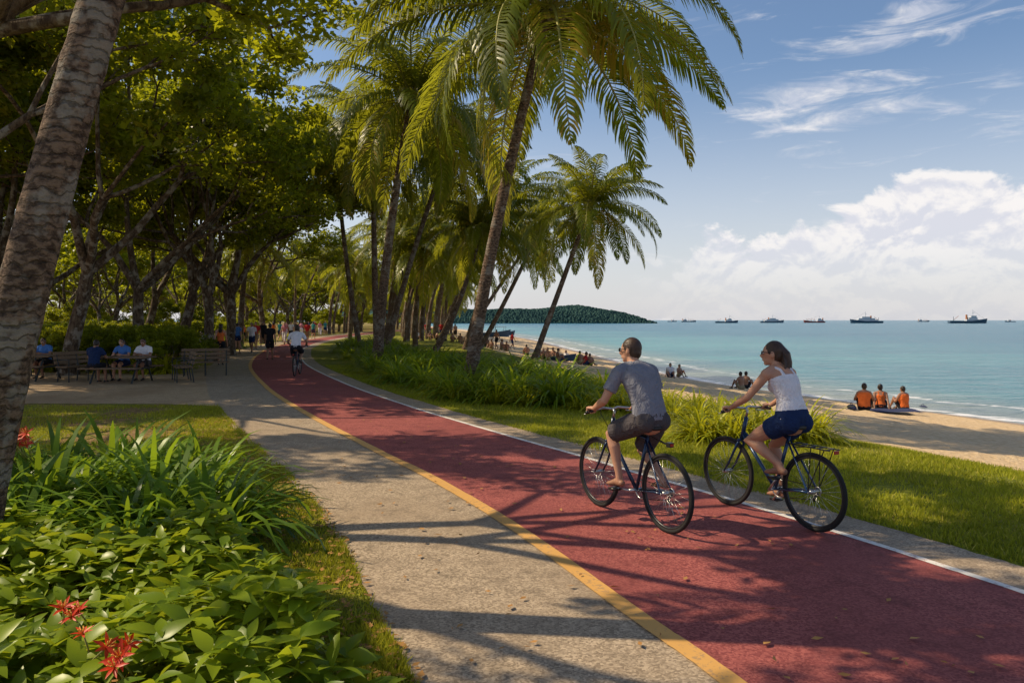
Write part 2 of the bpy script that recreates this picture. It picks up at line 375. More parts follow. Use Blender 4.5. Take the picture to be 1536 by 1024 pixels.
def crown(seed,L=4.6,nf=26,nl=46,lw=.05):
    r=random.Random(seed); Vs=[];Qs=[];var=[];mi=[];o=0
    for f in range(nf):
        u=f/(nf-1); az=f*2.39996+r.gauss(0,.15); p0=rad(80-100*u+r.gauss(0,6)); dr=rad(55+45*r.random()+10*u); Lf=L*(.72+.28*math.sin(min(1,u*1.6+.25)*math.pi/2))*(.9+.2*r.random())
        K=15; s=np.linspace(0,1,K); pit=p0-dr*s**1.25; sw=r.gauss(0,.18)
        azs=az+sw*s**2; dirs=np.stack([np.cos(pit)*np.cos(azs),np.cos(pit)*np.sin(azs),np.sin(pit)],1)
        P=np.zeros((K,3)); P[0]=[.06*math.cos(az),.06*math.sin(az),.0]
        for i in range(1,K): P[i]=P[i-1]+dirs[i]*Lf/(K-1)
        sid=np.stack([-np.sin(azs),np.cos(azs),np.zeros(K)],1); up=np.cross(dirs,sid)
        wr=np.linspace(.045,.006,K)[:,None]
        ring=np.stack([P+sid*wr,P+up*wr*.7*-1,P-sid*wr,P+up*wr*.5],1).reshape(-1,3)
        q=[]
        for i in range(K-1):
            for j in range(4): k=(j+1)%4; q.append((i*4+j,i*4+k,i*4+4+k,i*4+4+j))
        Vs.append(ring); Qs.append(np.array(q)+o); o+=len(ring); var.append(np.full(len(ring),.5)); mi+= [1]*len(q)
        age=r.random()*.35+.45*u+ (.35 if u>.88 else 0)
        sl=np.linspace(.10,.995,nl)
        for sd in (-1,1):
            ss=np.clip(sl+np.array([r.gauss(0,.004) for _ in sl]),0,1)
            b=np.stack([np.interp(ss,s,P[:,k]) for k in range(3)],1); tt=np.stack([np.interp(ss,s,dirs[:,k]) for k in range(3)],1)
            si=np.stack([np.interp(ss,s,sid[:,k]) for k in range(3)],1)*sd; uu=np.stack([np.interp(ss,s,up[:,k]) for k in range(3)],1)
            ll=L*.225*(np.sin(np.clip(ss*.92+.1,0,1)*math.pi)**.55)*(1-.35*ss)*np.array([r.uniform(.8,1.12) for _ in ss]); ll=ll[:,None]
            fw=(.35+.75*ss)[:,None]
            d1=si*1.0+tt*fw+uu*.16+np.array([[r.gauss(0,.09) for _ in range(3)] for _ in ss]); d1/=np.linalg.norm(d1,axis=1)[:,None]
            d2=d1+np.array([0,0,-.85]); d2/=np.linalg.norm(d2,axis=1)[:,None]
            d3=d2+np.array([0,0,-1.3]); d3/=np.linalg.norm(d3,axis=1)[:,None]
            m1=b+d1*ll*.4; m2=m1+d2*ll*.35; m3=m2+d3*ll*.25
            wv=np.cross(d1,uu); wv/=np.linalg.norm(wv,axis=1)[:,None]; wv=wv*lw/2
            VV=np.stack([b-wv*.5,b+wv*.5,m1+wv,m1-wv,m2+wv*.8,m2-wv*.8,m3+wv*.12,m3-wv*.12],1).reshape(-1,3)
            n=len(ss); base=np.arange(n)[:,None]*8
            q=np.concatenate([base+[0,1,2,3],base+[3,2,4,5],base+[5,4,6,7]])
            Vs.append(VV); Qs.append(q+o); o+=len(VV); mi+=[0]*len(q)
            va=np.clip(age+np.array([r.gauss(0,.1) for _ in ss]),0,.84 if u<.88 else 1); var.append(np.repeat(va,8))
    mb=MB(); mb.tube([(0,0,-.35),(0,0,-.1),(0,0,.25),(0,0,.5)],[.15,.19,.12,.04],2,8,caps=False)
    for i in range(9):
        a=i*.7+r.random()*.3; mb.tube([(math.cos(a)*.25,math.sin(a)*.25,-.2-.14),(math.cos(a)*.25,math.sin(a)*.25,-.28),(math.cos(a)*.25,math.sin(a)*.25,-.18),(math.cos(a)*.22,math.sin(a)*.22,-.1)],[.03,.1,.1,.02],3,6,caps=False)
    Vs.append(np.array(mb.v)); Qs.append(np.array(mb.f)+o); var.append(np.zeros(len(mb.v))); mi+=mb.m
    return npmesh('fronds%d'%seed,np.concatenate(Vs),np.concatenate(Qs),[M['palm'],M['rachis'],M['bark'],M['coconut']],mi,{'var':np.concatenate(var)})
CR=[crown(1,4.8,38,110,.042),crown(2,4.6,36,90,.046),crown(3,4.5,26,52,.058),crown(4,4.3,24,40,.07)]
def palm(base,ctrl,top,r0,cr,csc=1.,crot=0.,name='coconut_palm',lean=None):
    base,ctrl,top=V3(base),V3(ctrl),V3(top); e=empty(name,base); mb=MB(); pts=[];rr=[]
    K=int((top-base).length/.14); 
    for i in range(K+1):
        t=i/K; p=base*(1-t)**2+ctrl*2*t*(1-t)+top*t*t-base
        pts.append(p); rr.append(r0*(1-.38*t+.3*math.exp(-t*18))*(1+(.018 if i%2 else -.012)+random.gauss(0,.01)))
    mb.tube(pts,rr,0,14,caps=False); obj('trunk',mb.mesh('palm_trunk',[M['palmbark']]),parent=e)
    tz=(top-ctrl).normalized(); 
    o=obj('fronds',cr,pts[-1],(-tz.y*.6,tz.x*.6,crot),csc,parent=e); return e
def W(px,py,d): return ((px-768)*d/1109,d,CAMZ-(py-480)*d/1109)
def G(x,y): return (x,y,float(gz(x,y)))
palm((-3.75,5.0,0),(-3.35,5.05,2.6),(-1.7,5.6,8.8),.18,CR[2],1.05,.4)
palm(G(-1.15,20),W(722,400,20),W(822,15,20.2),.19,CR[0],1.36,2.2)
palm(G(-5.65,31),W(575,380,31),W(617,150,31),.22,CR[1],1.32,.5)
palm(G(1.05,36),W(815,500,36),W(884,312,36.5),.16,CR[1],1.0,1.0)
palm(G(-2.9,46),W(720,440,46),W(765,300,46),.18,CR[2],1.15,4)
palm(G(-4.6,44),W(690,470,44),W(722,345,45),.18,CR[1],1.0,2)
palm(G(-6.9,38),W(560,400,38),W(560,215,38),.18,CR[1],1.2,3)
palm(G(-7.2,42),W(610,400,42),W(672,225,42),.18,CR[1],1.25,1)
palm(G(-9.0,52),W(590,420,52),W(640,325,52),.18,CR[3],1.15,5)
palm(G(-6.,60),W(680,470,60),W(700,390,60),.18,CR[3],1.1,.3)
palm(G(-10.2,62),W(600,440,62),W(590,350,62),.18,CR[2],1.1,.3)
palm(G(-3.9,58),W(720,470,58),W(790,370,60),.18,CR[3],1.1,.8)
palm(G(-2.2,50),W(745,480,50),W(815,335,50),.18,CR[2],1.05,2.8)
palm(G(-9.0,44),W(520,420,44),W(505,250,44),.17,CR[2],1.15,2.)
def farpalm(seed,h,lean):
    cm=CR[2+seed%2]; mb=MB(); pts=[(lean*(i/8)**2,0,h*i/8) for i in range(9)]; mb.tube(pts,[.2-.09*i/8 for i in range(9)],0,7,caps=False)
    n=len(cm.vertices); co=np.zeros(n*3,dtype=np.float32); cm.vertices.foreach_get('co',co); co=co.reshape(-1,3)+np.array(pts[-1])
    q=np.zeros(len(cm.polygons)*4,dtype=np.int32); cm.polygons.foreach_get('vertices',q); q=q.reshape(-1,4)
    mi=np.zeros(len(cm.polygons),dtype=np.int32); cm.polygons.foreach_get('material_index',mi)
    va=np.zeros(n,dtype=np.float32); cm.attributes['var'].data.foreach_get('value',va)
    bv=np.array(mb.v); bq=np.array(mb.f)
    return npmesh('farpalm%d'%seed,np.concatenate([bv,co]),np.concatenate([bq,q+len(bv)]),[M['palm'],M['rachis'],M['bark'],M['coconut'],M['palmbark']],np.concatenate([np.full(len(bq),4),mi]),{'var':np.concatenate([np.zeros(len(bv)),va])})
FP=[farpalm(1,8.5,2.2),farpalm(3,7,1.2),farpalm(2,9.5,3.),farpalm(5,6,.5)]
grove=empty('distant_palm_grove')
for i in range(85):
    y=random.uniform(50,200); a=float(fy(y))+3.6; b_=float(ge(y))+1
    if i%3==0: a=float(fy(y))-6; b_=float(fy(y))-2
    x=random.uniform(a,b_); obj('palm',random.choice(FP),G(x,y),(0,0,random.gauss(-.1,.5)),random.uniform(.85,1.2),parent=grove)
def tree(x,y,k,s=1.,rz=None,name='broadleaf_tree'):
    return obj(name,TREES[k] if isinstance(k,int) else k,G(x,y),(0,0,rz if rz is not None else random.random()*6.28),s)
tree(-6.4,7.4,NEAR,1.0,0)
tree(-12.8,16.6,NEAR2,1.05,1.)
tree(-15,25,0,1.1); tree(-15.3,30.5,1,1.05); tree(-17.2,38,3,1.2); tree(-14.9,39,1,1.1); tree(-19.5,29,2,1.1); tree(-17.5,47,0,1.15)
tree(-21,22,3,1.15); tree(-23,35,1,1.1); tree(-26,28,0,1.1); tree(-21.5,53,2,1.15); tree(-22,44,3,1.1); tree(-19.5,58,1,1.1)
tree(-19.5,20.5,2,1.0); tree(-13.6,33.5,3,1.05)
forest=empty('distant_forest')
for i in range(56):
    y=random.uniform(32,210); x=float(fy(y))-random.uniform(9,75)
    if y<60 and x>-24: continue
    obj('tree',random.choice(FART if y>60 else TREES),G(x,y),(0,0,random.random()*6.28),random.uniform(.9,1.25),parent=forest)
for i in range(36):
    y=random.uniform(200,330); x=random.uniform(-150,float(ge(y))-3)
    obj('tree',random.choice(FART),G(x,y),(0,0,random.random()*6.28),random.uniform(.8,1.05),parent=forest)
for i in range(80):
    y=random.uniform(85,230); x=float(fy(y))-random.uniform(5,130)
    obj('undergrowth',LOW,G(x,y),(0,0,random.random()*6.28),random.uniform(.6,1.),parent=forest)

# strap plants
def strap(seed,n=110,L=.95,w=.034,spread=.28,K=6,p_lo=43,d_lo=50,d_hi=145):
    r=np.random.default_rng(seed); az=r.random(n)*6.283; rr=spread*np.sqrt(r.random(n)); p0=np.radians(88-(88-p_lo)*r.random(n)); dr=np.radians(d_lo+(d_hi-d_lo)*r.random(n)); Ln=L*(.55+.55*r.random(n))
    P=np.stack([rr*np.cos(az),rr*np.sin(az),np.zeros(n)],1); pts=[P]
    for i in range(1,K):
        s=i/(K-1); pit=p0-dr*s**1.5; P=P+np.stack([np.cos(pit)*np.cos(az),np.cos(pit)*np.sin(az),np.sin(pit)],1)*(Ln/(K-1))[:,None]; pts.append(P)
    tw=az+r.normal(size=n)*.3; sd=np.stack([-np.sin(tw),np.cos(tw),np.zeros(n)],1)*w/2
    ws=[.8,1,1,.85,.55,.08][:K]
    V=np.stack([q for i in range(K) for q in (pts[i]-sd*ws[i],pts[i]+sd*ws[i])],1).reshape(-1,3)
    b=np.arange(n)[:,None]*2*K; Q=np.concatenate([b+[2*i,2*i+1,2*i+3,2*i+2] for i in range(K-1)])
    return V,Q,np.repeat(r.random(n),2*K)
def strapmesh(seed,mat,**k):
    V,Q,v=strap(seed,**k); return npmesh('strap%d'%seed,V,Q,[mat],attrs={'var':v})
S_big=[strapmesh(40+i,M['strap'],n=150,L=1.2,w=.052,spread=.16,p_lo=25,d_lo=60,d_hi=120) for i in range(3)]
S_yel=[strapmesh(50+i,M['strapy'],n=130,L=.78,w=.036,spread=.14,p_lo=25,d_lo=55,d_hi=120) for i in range(3)]
S_lily=[strapmesh(60+i,M['lily'],n=70,L=1.1,w=.062,spread=.28) for i in range(3)]
def polylerp(P,t):
    k=t*(len(P)-1); i=min(int(k),len(P)-2); u=k-i; return (P[i][0]*(1-u)+P[i+1][0]*u,P[i][1]*(1-u)+P[i+1][1]*u)
def scatter(P,n,depth,mind):
    out=[]
    for i in range(n*12):
        x,y=polylerp(P,random.random()**.7); dd=random.random()**1.2*depth; x+=dd*.85; y+=dd*.5
        m_=mind*(1 if y<26 else 1.3)
        if all((x-a)**2+(y-b)**2>m_*m_ for a,b in out): out.append((x,y))
        if len(out)>=n: break
    return out
hedge=empty('strap_leaf_hedge')
A1=[(-12.2,56),(-10.2,44),(-8.1,36),(-6.2,30),(-4.4,24.5),(-3.0,21),(-2.0,18.5),(-1.2,16.6),(-.2,16.1),(.8,15.8)]
for x,y in scatter(A1,150,3.6,.55):
    obj('clump',random.choice(S_big if random.random()<.62 else S_yel),G(x,y),(0,0,random.random()*6.3),random.uniform(.8,1.2),parent=hedge)
hedge2=empty('yellow_green_grass_border')
for x,y in scatter([(.9,15.2),(1.7,15.2),(2.6,14.6),(3.4,13.8)],34,1.9,.38): obj('clump',random.choice(S_yel),G(x,y),(0,0,random.random()*6.3),random.uniform(.75,1.05),parent=hedge2)
for x,y in scatter([(2.5,11.5),(3.3,11.2),(4.1,11.3)],20,.8,.28): obj('clump',random.choice(S_yel),G(x,y),(0,0,random.random()*6.3),random.uniform(.85,1.15),parent=hedge2)
lily=empty('spider_lily_bed')
for i in range(50):
    y=random.uniform(5.7,8.0); x=random.uniform(-6.,float(fy(y))-1.5-.95-(y-5.7)*.12); obj('clump',random.choice(S_lily),G(x,y),(0,0,random.random()*6.3),random.uniform(.75,1.05),parent=lily)
under=empty('understory_shrubs')
for i in range(140):
    y=random.uniform(26,80); x=float(fy(y))-random.uniform(2.6,30)
    k=random.random(); me=random.choice(S_yel+S_big) if k<.6 else LOW
    obj('shrub',me,G(x,y),(0,0,random.random()*6.3),random.uniform(1.,1.9) if k<.6 else random.uniform(.3,.45),parent=under)
for i in range(80):
    a=random.random(); x=-24+a*12+random.gauss(0,.3); y=26.5+random.random()*3-a*1.0; me=random.choice(S_yel+[LOW]*2)
    obj('shrub',me,G(x,y),(0,0,random.random()*6.3),.36 if me is LOW else 1.4,parent=under)

# foreground broad-leaf shrub bed
def leaftemplate(L=1.,w=.36,fold=.10,curl=.35,K=6):
    pr=[.06,.62,1.,.86,.5,.03]; V=[];Q=[]
    for i in range(K):
        s=i/(K-1); x=s*L; z=-curl*L*s*s*.6; hw=w*L*pr[i]/2; V+=[(x,-hw,z+fold*hw*2.),(x,0,z),(x,hw,z+fold*hw*2.)]
    for i in range(K-1):
        for j in range(2): a=i*3+j; Q.append((a,a+1,a+4,a+3))
    return np.array(V),np.array(Q)
LV,LQ=leaftemplate()
LVB,_=leaftemplate(w=.44,curl=.5)
def shrubbed(name,inside,box,n,hfun,L,mat,seed):
    r=np.random.default_rng(seed); Vs=[];Qs=[];va=[];o=0;cnt=0
    while cnt<n:
        x=r.uniform(box[0],box[1]); y=r.uniform(box[2],box[3]); e=inside(x,y)
        if e<=0: continue
        cnt+=1; h=hfun(x,y)*min(1,.35+e*1.3); low=r.random()
        z=h*(1-.55*low**2); nl=int(r.integers(7,11)); tz=r.normal(size=2)*.22; vv=r.random()*.5
        for k in range(nl):
            az=k*2.4+r.random(); up=r.uniform(-.15,.95)*(1 if k>3 else .5); s=L*r.uniform(.6,1.2)
            cz,sz,cu,su=math.cos(az),math.sin(az),math.cos(up),math.sin(up); ro=r.normal()*.45; cr_,sr=math.cos(ro),math.sin(ro)
            Rz=np.array([[cz,-sz,0],[sz,cz,0],[0,0,1]]); Ry=np.array([[cu,0,-su],[0,1,0],[su,0,cu]]); Rx=np.array([[1,0,0],[0,cr_,-sr],[0,sr,cr_]])
            P=(LVB*s)@(Rz@Ry@Rx).T+[x+tz[0]*.1,y+tz[1]*.1,z+r.normal()*.02]
            Vs.append(P);Qs.append(LQ+o);o+=len(P);va.append(np.full(len(P),min(1,vv+r.random()*.5)))
    V=np.concatenate(Vs); V[:,2]+=gz(V[:,0],V[:,1])
    return obj(name,npmesh(name,V,np.concatenate(Qs),[mat],attrs={'var':np.concatenate(va)},smooth=True))
edge=lambda x,y:(float(fy(y))-1.5-np.interp(y,[1,3,4,5,5.9],[.42,.42,.6,.75,1.4])+.12*math.sin(y*7+x*3))-x
shrubbed('broad_leaf_shrub_bed',lambda x,y:min(edge(x,y),(5.9-y)*.8,(y-1.6)*2),(-5.6,-.1,1.7,5.9),2400,lambda x,y:.49+.12*math.sin(x*2.3+y)+.09*math.sin(y*3.7-x*1.3),.15,M['shrub'],7)
M['petal']=leafmat('red_petal',(.55,.03,.01),(.8,.07,.02),(.85,.1,.03),.3)
M['petalc']=plain('flower_centre',(.8,.35,.05))
def flower(loc,s,tilt):
    V=[];Q=[];o=0
    for k in range(7):
        az=k*6.283/7+random.gauss(0,.1); up=random.uniform(.25,.7); P=LV*[s,s*.8,s]
        cz,sz,cu,su=math.cos(az),math.sin(az),math.cos(up),math.sin(up)
        P=P@(np.array([[cz,-sz,0],[sz,cz,0],[0,0,1]])@np.array([[cu,0,-su],[0,1,0],[su,0,cu]])).T
        V.append(P);Q.append(LQ+o);o+=len(P)
    V=np.concatenate(V); e=empty('red_lily_flower',loc,tilt)
    obj('petals',npmesh('petals',V,np.concatenate(Q),[M['petal']],attrs={'var':rng.random(len(V))},smooth=True),parent=e)
    mb=MB(); mb.tube([(0,0,-.25),(0,0,0)],.004,0,5)
    for k in range(5): mb.tube([(0,0,0),(math.cos(k*1.26)*s*.25,math.sin(k*1.26)*s*.25,s*.6)],[.0015,.003],1,5)
    obj('stamens_and_stem',mb.mesh('st',[M['rachis'],M['petalc']]),parent=e)
for px,py,d,s in ((95,912,3.38,.065),(118,916,3.4,.06),(108,924,3.35,.055),(180,985,2.95,.075),(160,970,3.0,.065),(192,966,3.0,.055),(125,950,3.1,.05),(172,1000,2.9,.06)):
    flower(W(px,py,d),s,(random.gauss(.5,.2),random.gauss(0,.3),0))
for i in range(16): flower(W(random.uniform(0,52),random.uniform(638,672),6.2+random.random()*.5),.08,(.6,random.gauss(0,.3),0))

def blades(name,n,xy,h=.06,w=.011):
    x,y=xy; n=len(x); az=rng.random(n)*6.283; hh=h*(.5+rng.random(n)); ln=rng.normal(size=(n,2))*.45
    s=np.stack([np.cos(az),np.sin(az),np.zeros(n)],1)*w/2*(.7+.6*rng.random((n,1))); B=np.stack([x,y,gz(x,y)-.004],1)
    Tp=B+np.stack([ln[:,0]*hh,ln[:,1]*hh,hh],1); V=np.stack([B-s,B+s,Tp],1).reshape(-1,3)
    return obj(name,npmesh(name,V,np.arange(3*n).reshape(n,3),[M['grass']],attrs={'var':np.repeat(rng.random(n),3)}))
n=240000; y=4.2+ (rng.random(n)**1.5)*26; t=rng.random(n); a=fy(y)+(rw(y)+.56)*1.11; b_=ge(y)+.8
x=a+(b_-a)*t**1.05; cl=np.sin(x*3.1+y*1.3)+np.sin(y*2.7-x*1.1)+rng.normal(size=n)*.8; keep=(cl>-1.3)&((t<.9)|(rng.random(n)<.3))
blades('lawn_grass',n,(x[keep],y[keep]),.05,.014)
n=160000; y=3.0+(rng.random(n)**1.5)*13; x=fy(y)-1.5*1.10+.04-(rng.random(n)**1.6)*7; cl=np.sin(x*2.3+y*1.1)+np.sin(y*3.1-x*1.9)+rng.normal(size=n)*.7; keep=cl>-.1
blades('verge_grass',n,(x[keep],y[keep]),.05,.012)
n=2600; y=2.8+rng.random(n)**1.3*11; x=fy(y)-1.5*1.12+.12-(rng.random(n)**1.2)*1.6
k=rng.random(n)<.07; x=np.where(k,fy(y)-1.3+rng.random(n)*3.4,x)
C=np.stack([x,y,gz(x,y)+.025],1); V,Q,v=leaves(C,.06,np.random.default_rng(9),.55,0); V=V.reshape(-1,4,3); V[:,:,2]=(V[:,:,2]-.025-gz(x,y)[:,None])*.3+.03+gz(x,y)[:,None]
obj('fallen_leaves',npmesh('litter',V.reshape(-1,3),Q,[M['litter']],attrs={'var':v}))

# ------------------------------------------------------------ people
SK=plain('skin',(.48,.25,.16),.5,var=.06); SKD=plain('skin_tan',(.30,.15,.09),.5,var=.06)
HAIR=plain('dark_hair',(.022,.014,.01),.45,var=.4,scale=60,bump=.6); HAIRB=plain('brown_hair',(.05,.026,.016),.45,var=.4,scale=60,bump=.6)
BLK=plain('black_plastic',(.015,.015,.016),.35)
def cloth(n,c):
    m,nt,b,o=newmat(n); p=nt.objc(); f=nt.noise(p,9,3,.6,1.2); g_=nt.noise(nt.scale(p,1,1,.5),22,2)
    nt.put(b.inputs['Base Color'],nt.mix(f,tuple(x*.8 for x in c),tuple(min(1,x*1.12) for x in c))); b.inputs['Roughness'].default_value=.9; b.inputs['Specular IOR Level'].default_value=.1
    nt.put(b.inputs['Normal'],nt.bump(nt.math('MULTIPLY_ADD',g_,.4,f),.8,.05)); return m
CL={k:cloth('cloth_'+k,c) for k,c in dict(grey=(.22,.225,.27),white=(.78,.76,.8),navy=(.018,.035,.10),charcoal=(.085,.075,.08),orange=(.7,.16,.04),blue=(.08,.2,.5),black=(.02,.02,.025),red=(.5,.04,.04),khaki=(.3,.24,.15),pink=(.6,.25,.3),teal=(.05,.3,.3)).items()}
def ik(a,c,l1,l2,pole):
    a,c,pole=V3(a),V3(c),V3(pole); d=c-a; D=min(d.length,(l1+l2)*.999); u=d.normalized(); x=(l1*l1-l2*l2+D*D)/(2*D); h=math.sqrt(max(0,l1*l1-x*x))
    q=(pole-u*pole.dot(u)).normalized(); return a+u*x+q*h
def lerp(a,b,t): return V3(a)*(1-t)+V3(b)*t
def hand(mb,wr,fw,nrm,thumb,curl,s=1.,m=0):
    wr=V3(wr); fw=V3(fw).normalized(); nrm=V3(nrm); nrm=(nrm-fw*nrm.dot(fw)).normalized(); th=V3(thumb); th=(th-fw*th.dot(fw)-nrm*th.dot(nrm)).normalized()
    mb.tube([wr-fw*.01,wr+fw*.03*s,wr+fw*.07*s,wr+fw*.088*s],[(.024*s,.019*s),(.034*s,.017*s),(.041*s,.014*s),(.038*s,.011*s)],m,12,side=th,rnd=True)
    for i,(o,L) in enumerate(((.03,.068),(.0105,.078),(-.0095,.072),(-.029,.056))):
        p=wr+fw*(.078-.004*abs(i-1))*s+th*o*s; pts=[p]; a=0
        for k,(fr,cu) in enumerate(((.45,curl[0]),(.31,curl[1]),(.24,curl[2]))):
            a+=rad(cu); d=fw*math.cos(a)+nrm*math.sin(a)+th*(.05*(1.5-i)/2); p=p+d*L*fr*s*1.1; pts.append(p)
        mb.tube(pts,[.0098*s,.009*s,.0083*s,.0065*s],m,8,rnd=True)
    p=wr+fw*.025*s+th*.025*s; a=(th*.8+fw*.7+nrm*.25).normalized(); b=(fw*.7+th*.15+nrm*(.7 if curl[0]>40 else .3)).normalized()
    mb.tube([p,p+a*.035*s,p+a*.035*s+b*.03*s,p+a*.035*s+b*.03*s+(b+nrm*.4).normalized()*.022*s],[.0135*s,.0115*s,.0105*s,.008*s],m,8,rnd=True)
def person(name,J,st,loc=(0,0,0),rz=0,sc=1.,voxel=.02):
    fem=st.get('fem',False); B=MB(); X=MB(); skin,shirt,bot,hair,shoe,dark=0,1,2,3,4,5
    P=V3(J['pelvis']); N=V3(J['neck']); up=(N-P).normalized(); TL=(N-P).length
    shL,shR,hL,hR=[V3(J[k]) for k in('shL','shR','hipL','hipR')]; side=(shL-shR).normalized(); side2=(hL-hR).normalized(); fwd=side.cross(up).normalized()
    bend=J.get('bend',.0); sp=lambda t: lerp(P,N,t)-fwd*bend*4*t*(1-t)
    if fem: prof=[(-.12,.125,.10),(0,.16,.118),(.15,.148,.108),(.36,.112,.088),(.6,.132,.105),(.72,.138,.108),(.86,.13,.085),(.95,.085,.065),(1.02,.05,.05)]
    else: prof=[(-.12,.12,.10),(0,.148,.115),(.18,.142,.108),(.38,.138,.102),(.6,.162,.117),(.78,.172,.117),(.9,.145,.09),(.97,.09,.07),(1.03,.058,.058)]
    B.tube([sp(t) for t,_,_ in prof],[(a,b) for _,a,b in prof],skin,20,side=side,rnd=True)
    B.tube([shR,lerp(shR,N,.55)+up*.0,lerp(shL,N,.55),shL],[.052,.056,.056,.052],skin,14,rnd=True)
    if fem:
        for sg in(-1,1): B.ell(sp(.66)+side*.06*sg+fwd*.085,(.05,.055,.055),shirt if st.get('shirt') else skin)
    for h in (hL,hR): B.ell(h-fwd*.045-up*.02,(.10,.092,.10),bot,n=14)
    Hc=V3(J['head']); f=V3(J.get('face',(1,0,0))).normalized(); u=(V3(J.get('hup',(0,0,1)))); u=(u-f*u.dot(f)).normalized(); l=u.cross(f); RH=Matrix((f,l,u)).transposed()
    hp=lambda a,b,c: Hc+f*a+l*b+u*c
    B.tube([lerp(P,N,.93),N,Hc-u*.05-f*.012],[.06 if not fem else .05,.056 if not fem else .045,.054 if not fem else .045],skin,14,rnd=True)
    B.ell(hp(-.004,0,.012),(.094,.073,.1),skin,RH,18,12); B.ell(hp(.022,0,-.05),(.062,.053,.058),skin,RH); B.ell(hp(.055,0,-.088),(.026,.027,.02),skin,RH)
    B.tube([hp(.085,0,.015),hp(.105,0,-.02),hp(.092,0,-.032)],[.009,.014,.012],skin,8,rnd=True)
    B.ell(hp(.084,0,-.058),(.01,.024,.009),skin,RH)
    for sg in(-1,1):
        B.ell(hp(-.002,.076*sg,-.008),(.018,.009,.031),skin,RH)
        X.ell(hp(.081,.03*sg,.008),(.01,.014,.009),6,RH,10,6); X.ell(hp(.089,.03*sg,.008),(.004,.006,.006),dark,RH,8,6)
    B.ell(hp(-.016,0,.028),(.094,.081,.097),hair,RH,18,12); B.ell(hp(-.042,0,-.012),(.062,.072,.075),hair,RH,16,10)
    if st.get('long'):
        B.tube([hp(-.06,0,.03),hp(-.105,0,-.01),hp(-.12,.0,-.08),hp(-.125,.01,-.16),hp(-.12,.02,-.235)],[.06,.055,.052,.042,.012],hair,14,rnd=True)
        for k in range(26):
            a=random.gauss(0,.03); b_=random.gauss(0,.02); X.tube([hp(-.085,a*.7,.02),hp(-.135+b_,a,-.06),hp(-.14+b_,a*1.3,-.16),hp(-.13+b_*1.6,a*1.7+.02,-.23-random.random()*.05)],[.008,.009,.007,.002],hair,5)
    if st.get('glasses'):
        for sg in(-1,1):
            X.ell(hp(.094,.031*sg,.01),(.006,.027,.019),dark,RH,12,8); X.tube([hp(.09,.056*sg,.014),hp(.05,.076*sg,.014),hp(-.01,.08*sg,.01)],.0035,dark,6)
        X.tube([hp(.1,-.01,.012),hp(.1,.01,.012)],.003,dark,6)
    am=.88 if fem else 1.
    for S in 'LR':
        sh,el,wr=[V3(J[k+S]) for k in('sh','el','wr')]
        B.tube([sh,lerp(sh,el,.35),lerp(sh,el,.8),el,lerp(el,wr,.28),lerp(el,wr,.7),wr],[r*am for r in(.052,.05,.04,.038,.041,.031,.025)],skin,12,rnd=True)
        g=J.get('hand'+S) or dict(fw=wr-el,n=fwd*.3-side*(1 if S=='L' else -1),th=fwd,curl=(18,25,18))
        hand(X,wr,g['fw'],g['n'],g['th'],g['curl'],.9 if fem else 1.)
        if st.get('shirt')=='tee': B.tube([sh,lerp(sh,el,.4),lerp(sh,el,st.get('slv',.62))],[.066*am,.064*am,.066*am],shirt,14)
    for S in 'LR':
        hi,kn,an,to=[V3(J[k+S]) for k in('hip','kn','an','toe')]; q=1.02 if fem else 1.
        cb=-(to-an).normalized()
        B.tube([hi,lerp(hi,kn,.3),lerp(hi,kn,.75),kn,lerp(kn,an,.3)+cb*.014,lerp(kn,an,.65)+cb*.004,lerp(kn,an,.93)],[r*q for r in(.088,.084,.064,.055,.056,.04,.033)],skin,14,rnd=True)
        fm=shoe; dn=V3((0,0,-1)); ft=(to-an); heel=an-V3((ft.x,ft.y,0)).normalized()*.03+dn*.045
        sd=V3((0,0,1)).cross(ft).normalized()
        B.tube([heel,lerp(heel,to,.4)+V3((0,0,.014)),lerp(heel,to,.75),to],[(.033,.032),(.036,.036),(.045,.025),(.036,.016)],fm,12,side=sd,rnd=True)
        B.tube([lerp(kn,an,.9),an-V3((0,0,.03))],[.034,.034],skin,10,rnd=True)
        e=st.get('leg',.6)
        lw=st.get('loose',.014)
        pts=[hi+ (hi-kn).normalized()*.02,lerp(hi,kn,.3)]; rr=[.094*q+lw*.5,.09*q+lw]
        if e<=1: pts+=[lerp(hi,kn,e)]; rr+=[(.09-.02*e)*q+lw*1.2]
        else: pts+=[kn,lerp(kn,an,.45),lerp(kn,an,e-1)]; rr+=[.066+lw,.058+lw,.045+lw]
        B.tube(pts,rr,bot,14)
    def shell(t0,t1,add,mat):
        ts=[t0+(t1-t0)*i/8 for i in range(9)]; a=np.interp(ts,[p[0] for p in prof],[p[1] for p in prof]); b=np.interp(ts,[p[0] for p in prof],[p[2] for p in prof])
        B.tube([sp(t) for t in ts],[(float(x)+add,float(y)+add) for x,y in zip(a,b)],mat,22,side=side)
    shell(-.17,.14,.013,bot)
    if st.get('shirt')=='tee':
        shell(-.07,1.0,.018 if not fem else .012,shirt)
        B.tube([shR,lerp(shR,N,.55),lerp(shL,N,.55),shL],[.064*am,.066,.066,.064*am],shirt,14,rnd=True)
    elif st.get('shirt')=='tank':
        shell(.0,.76,.01,shirt)
        for sg in(-1,1):
            B.tube([sp(.72)-fwd*.095+side*.065*sg,sp(.92)-fwd*.075+side*.07*sg,sp(1.0)+side*.075*sg+up*.02,sp(.92)+fwd*.08+side*.07*sg,sp(.72)+fwd*.11+side*.065*sg],[(.016,.008)]*5,shirt,8,side=side)
    elif st.get('shirt')=='vest': shell(.02,.93,.03,shirt)
    mats=[st.get('skin',SK),CL[st.get('sc','white')],CL[st.get('bc','navy')],st.get('hair',HAIR),st.get('shoe',BLK),BLK,CL['white']]
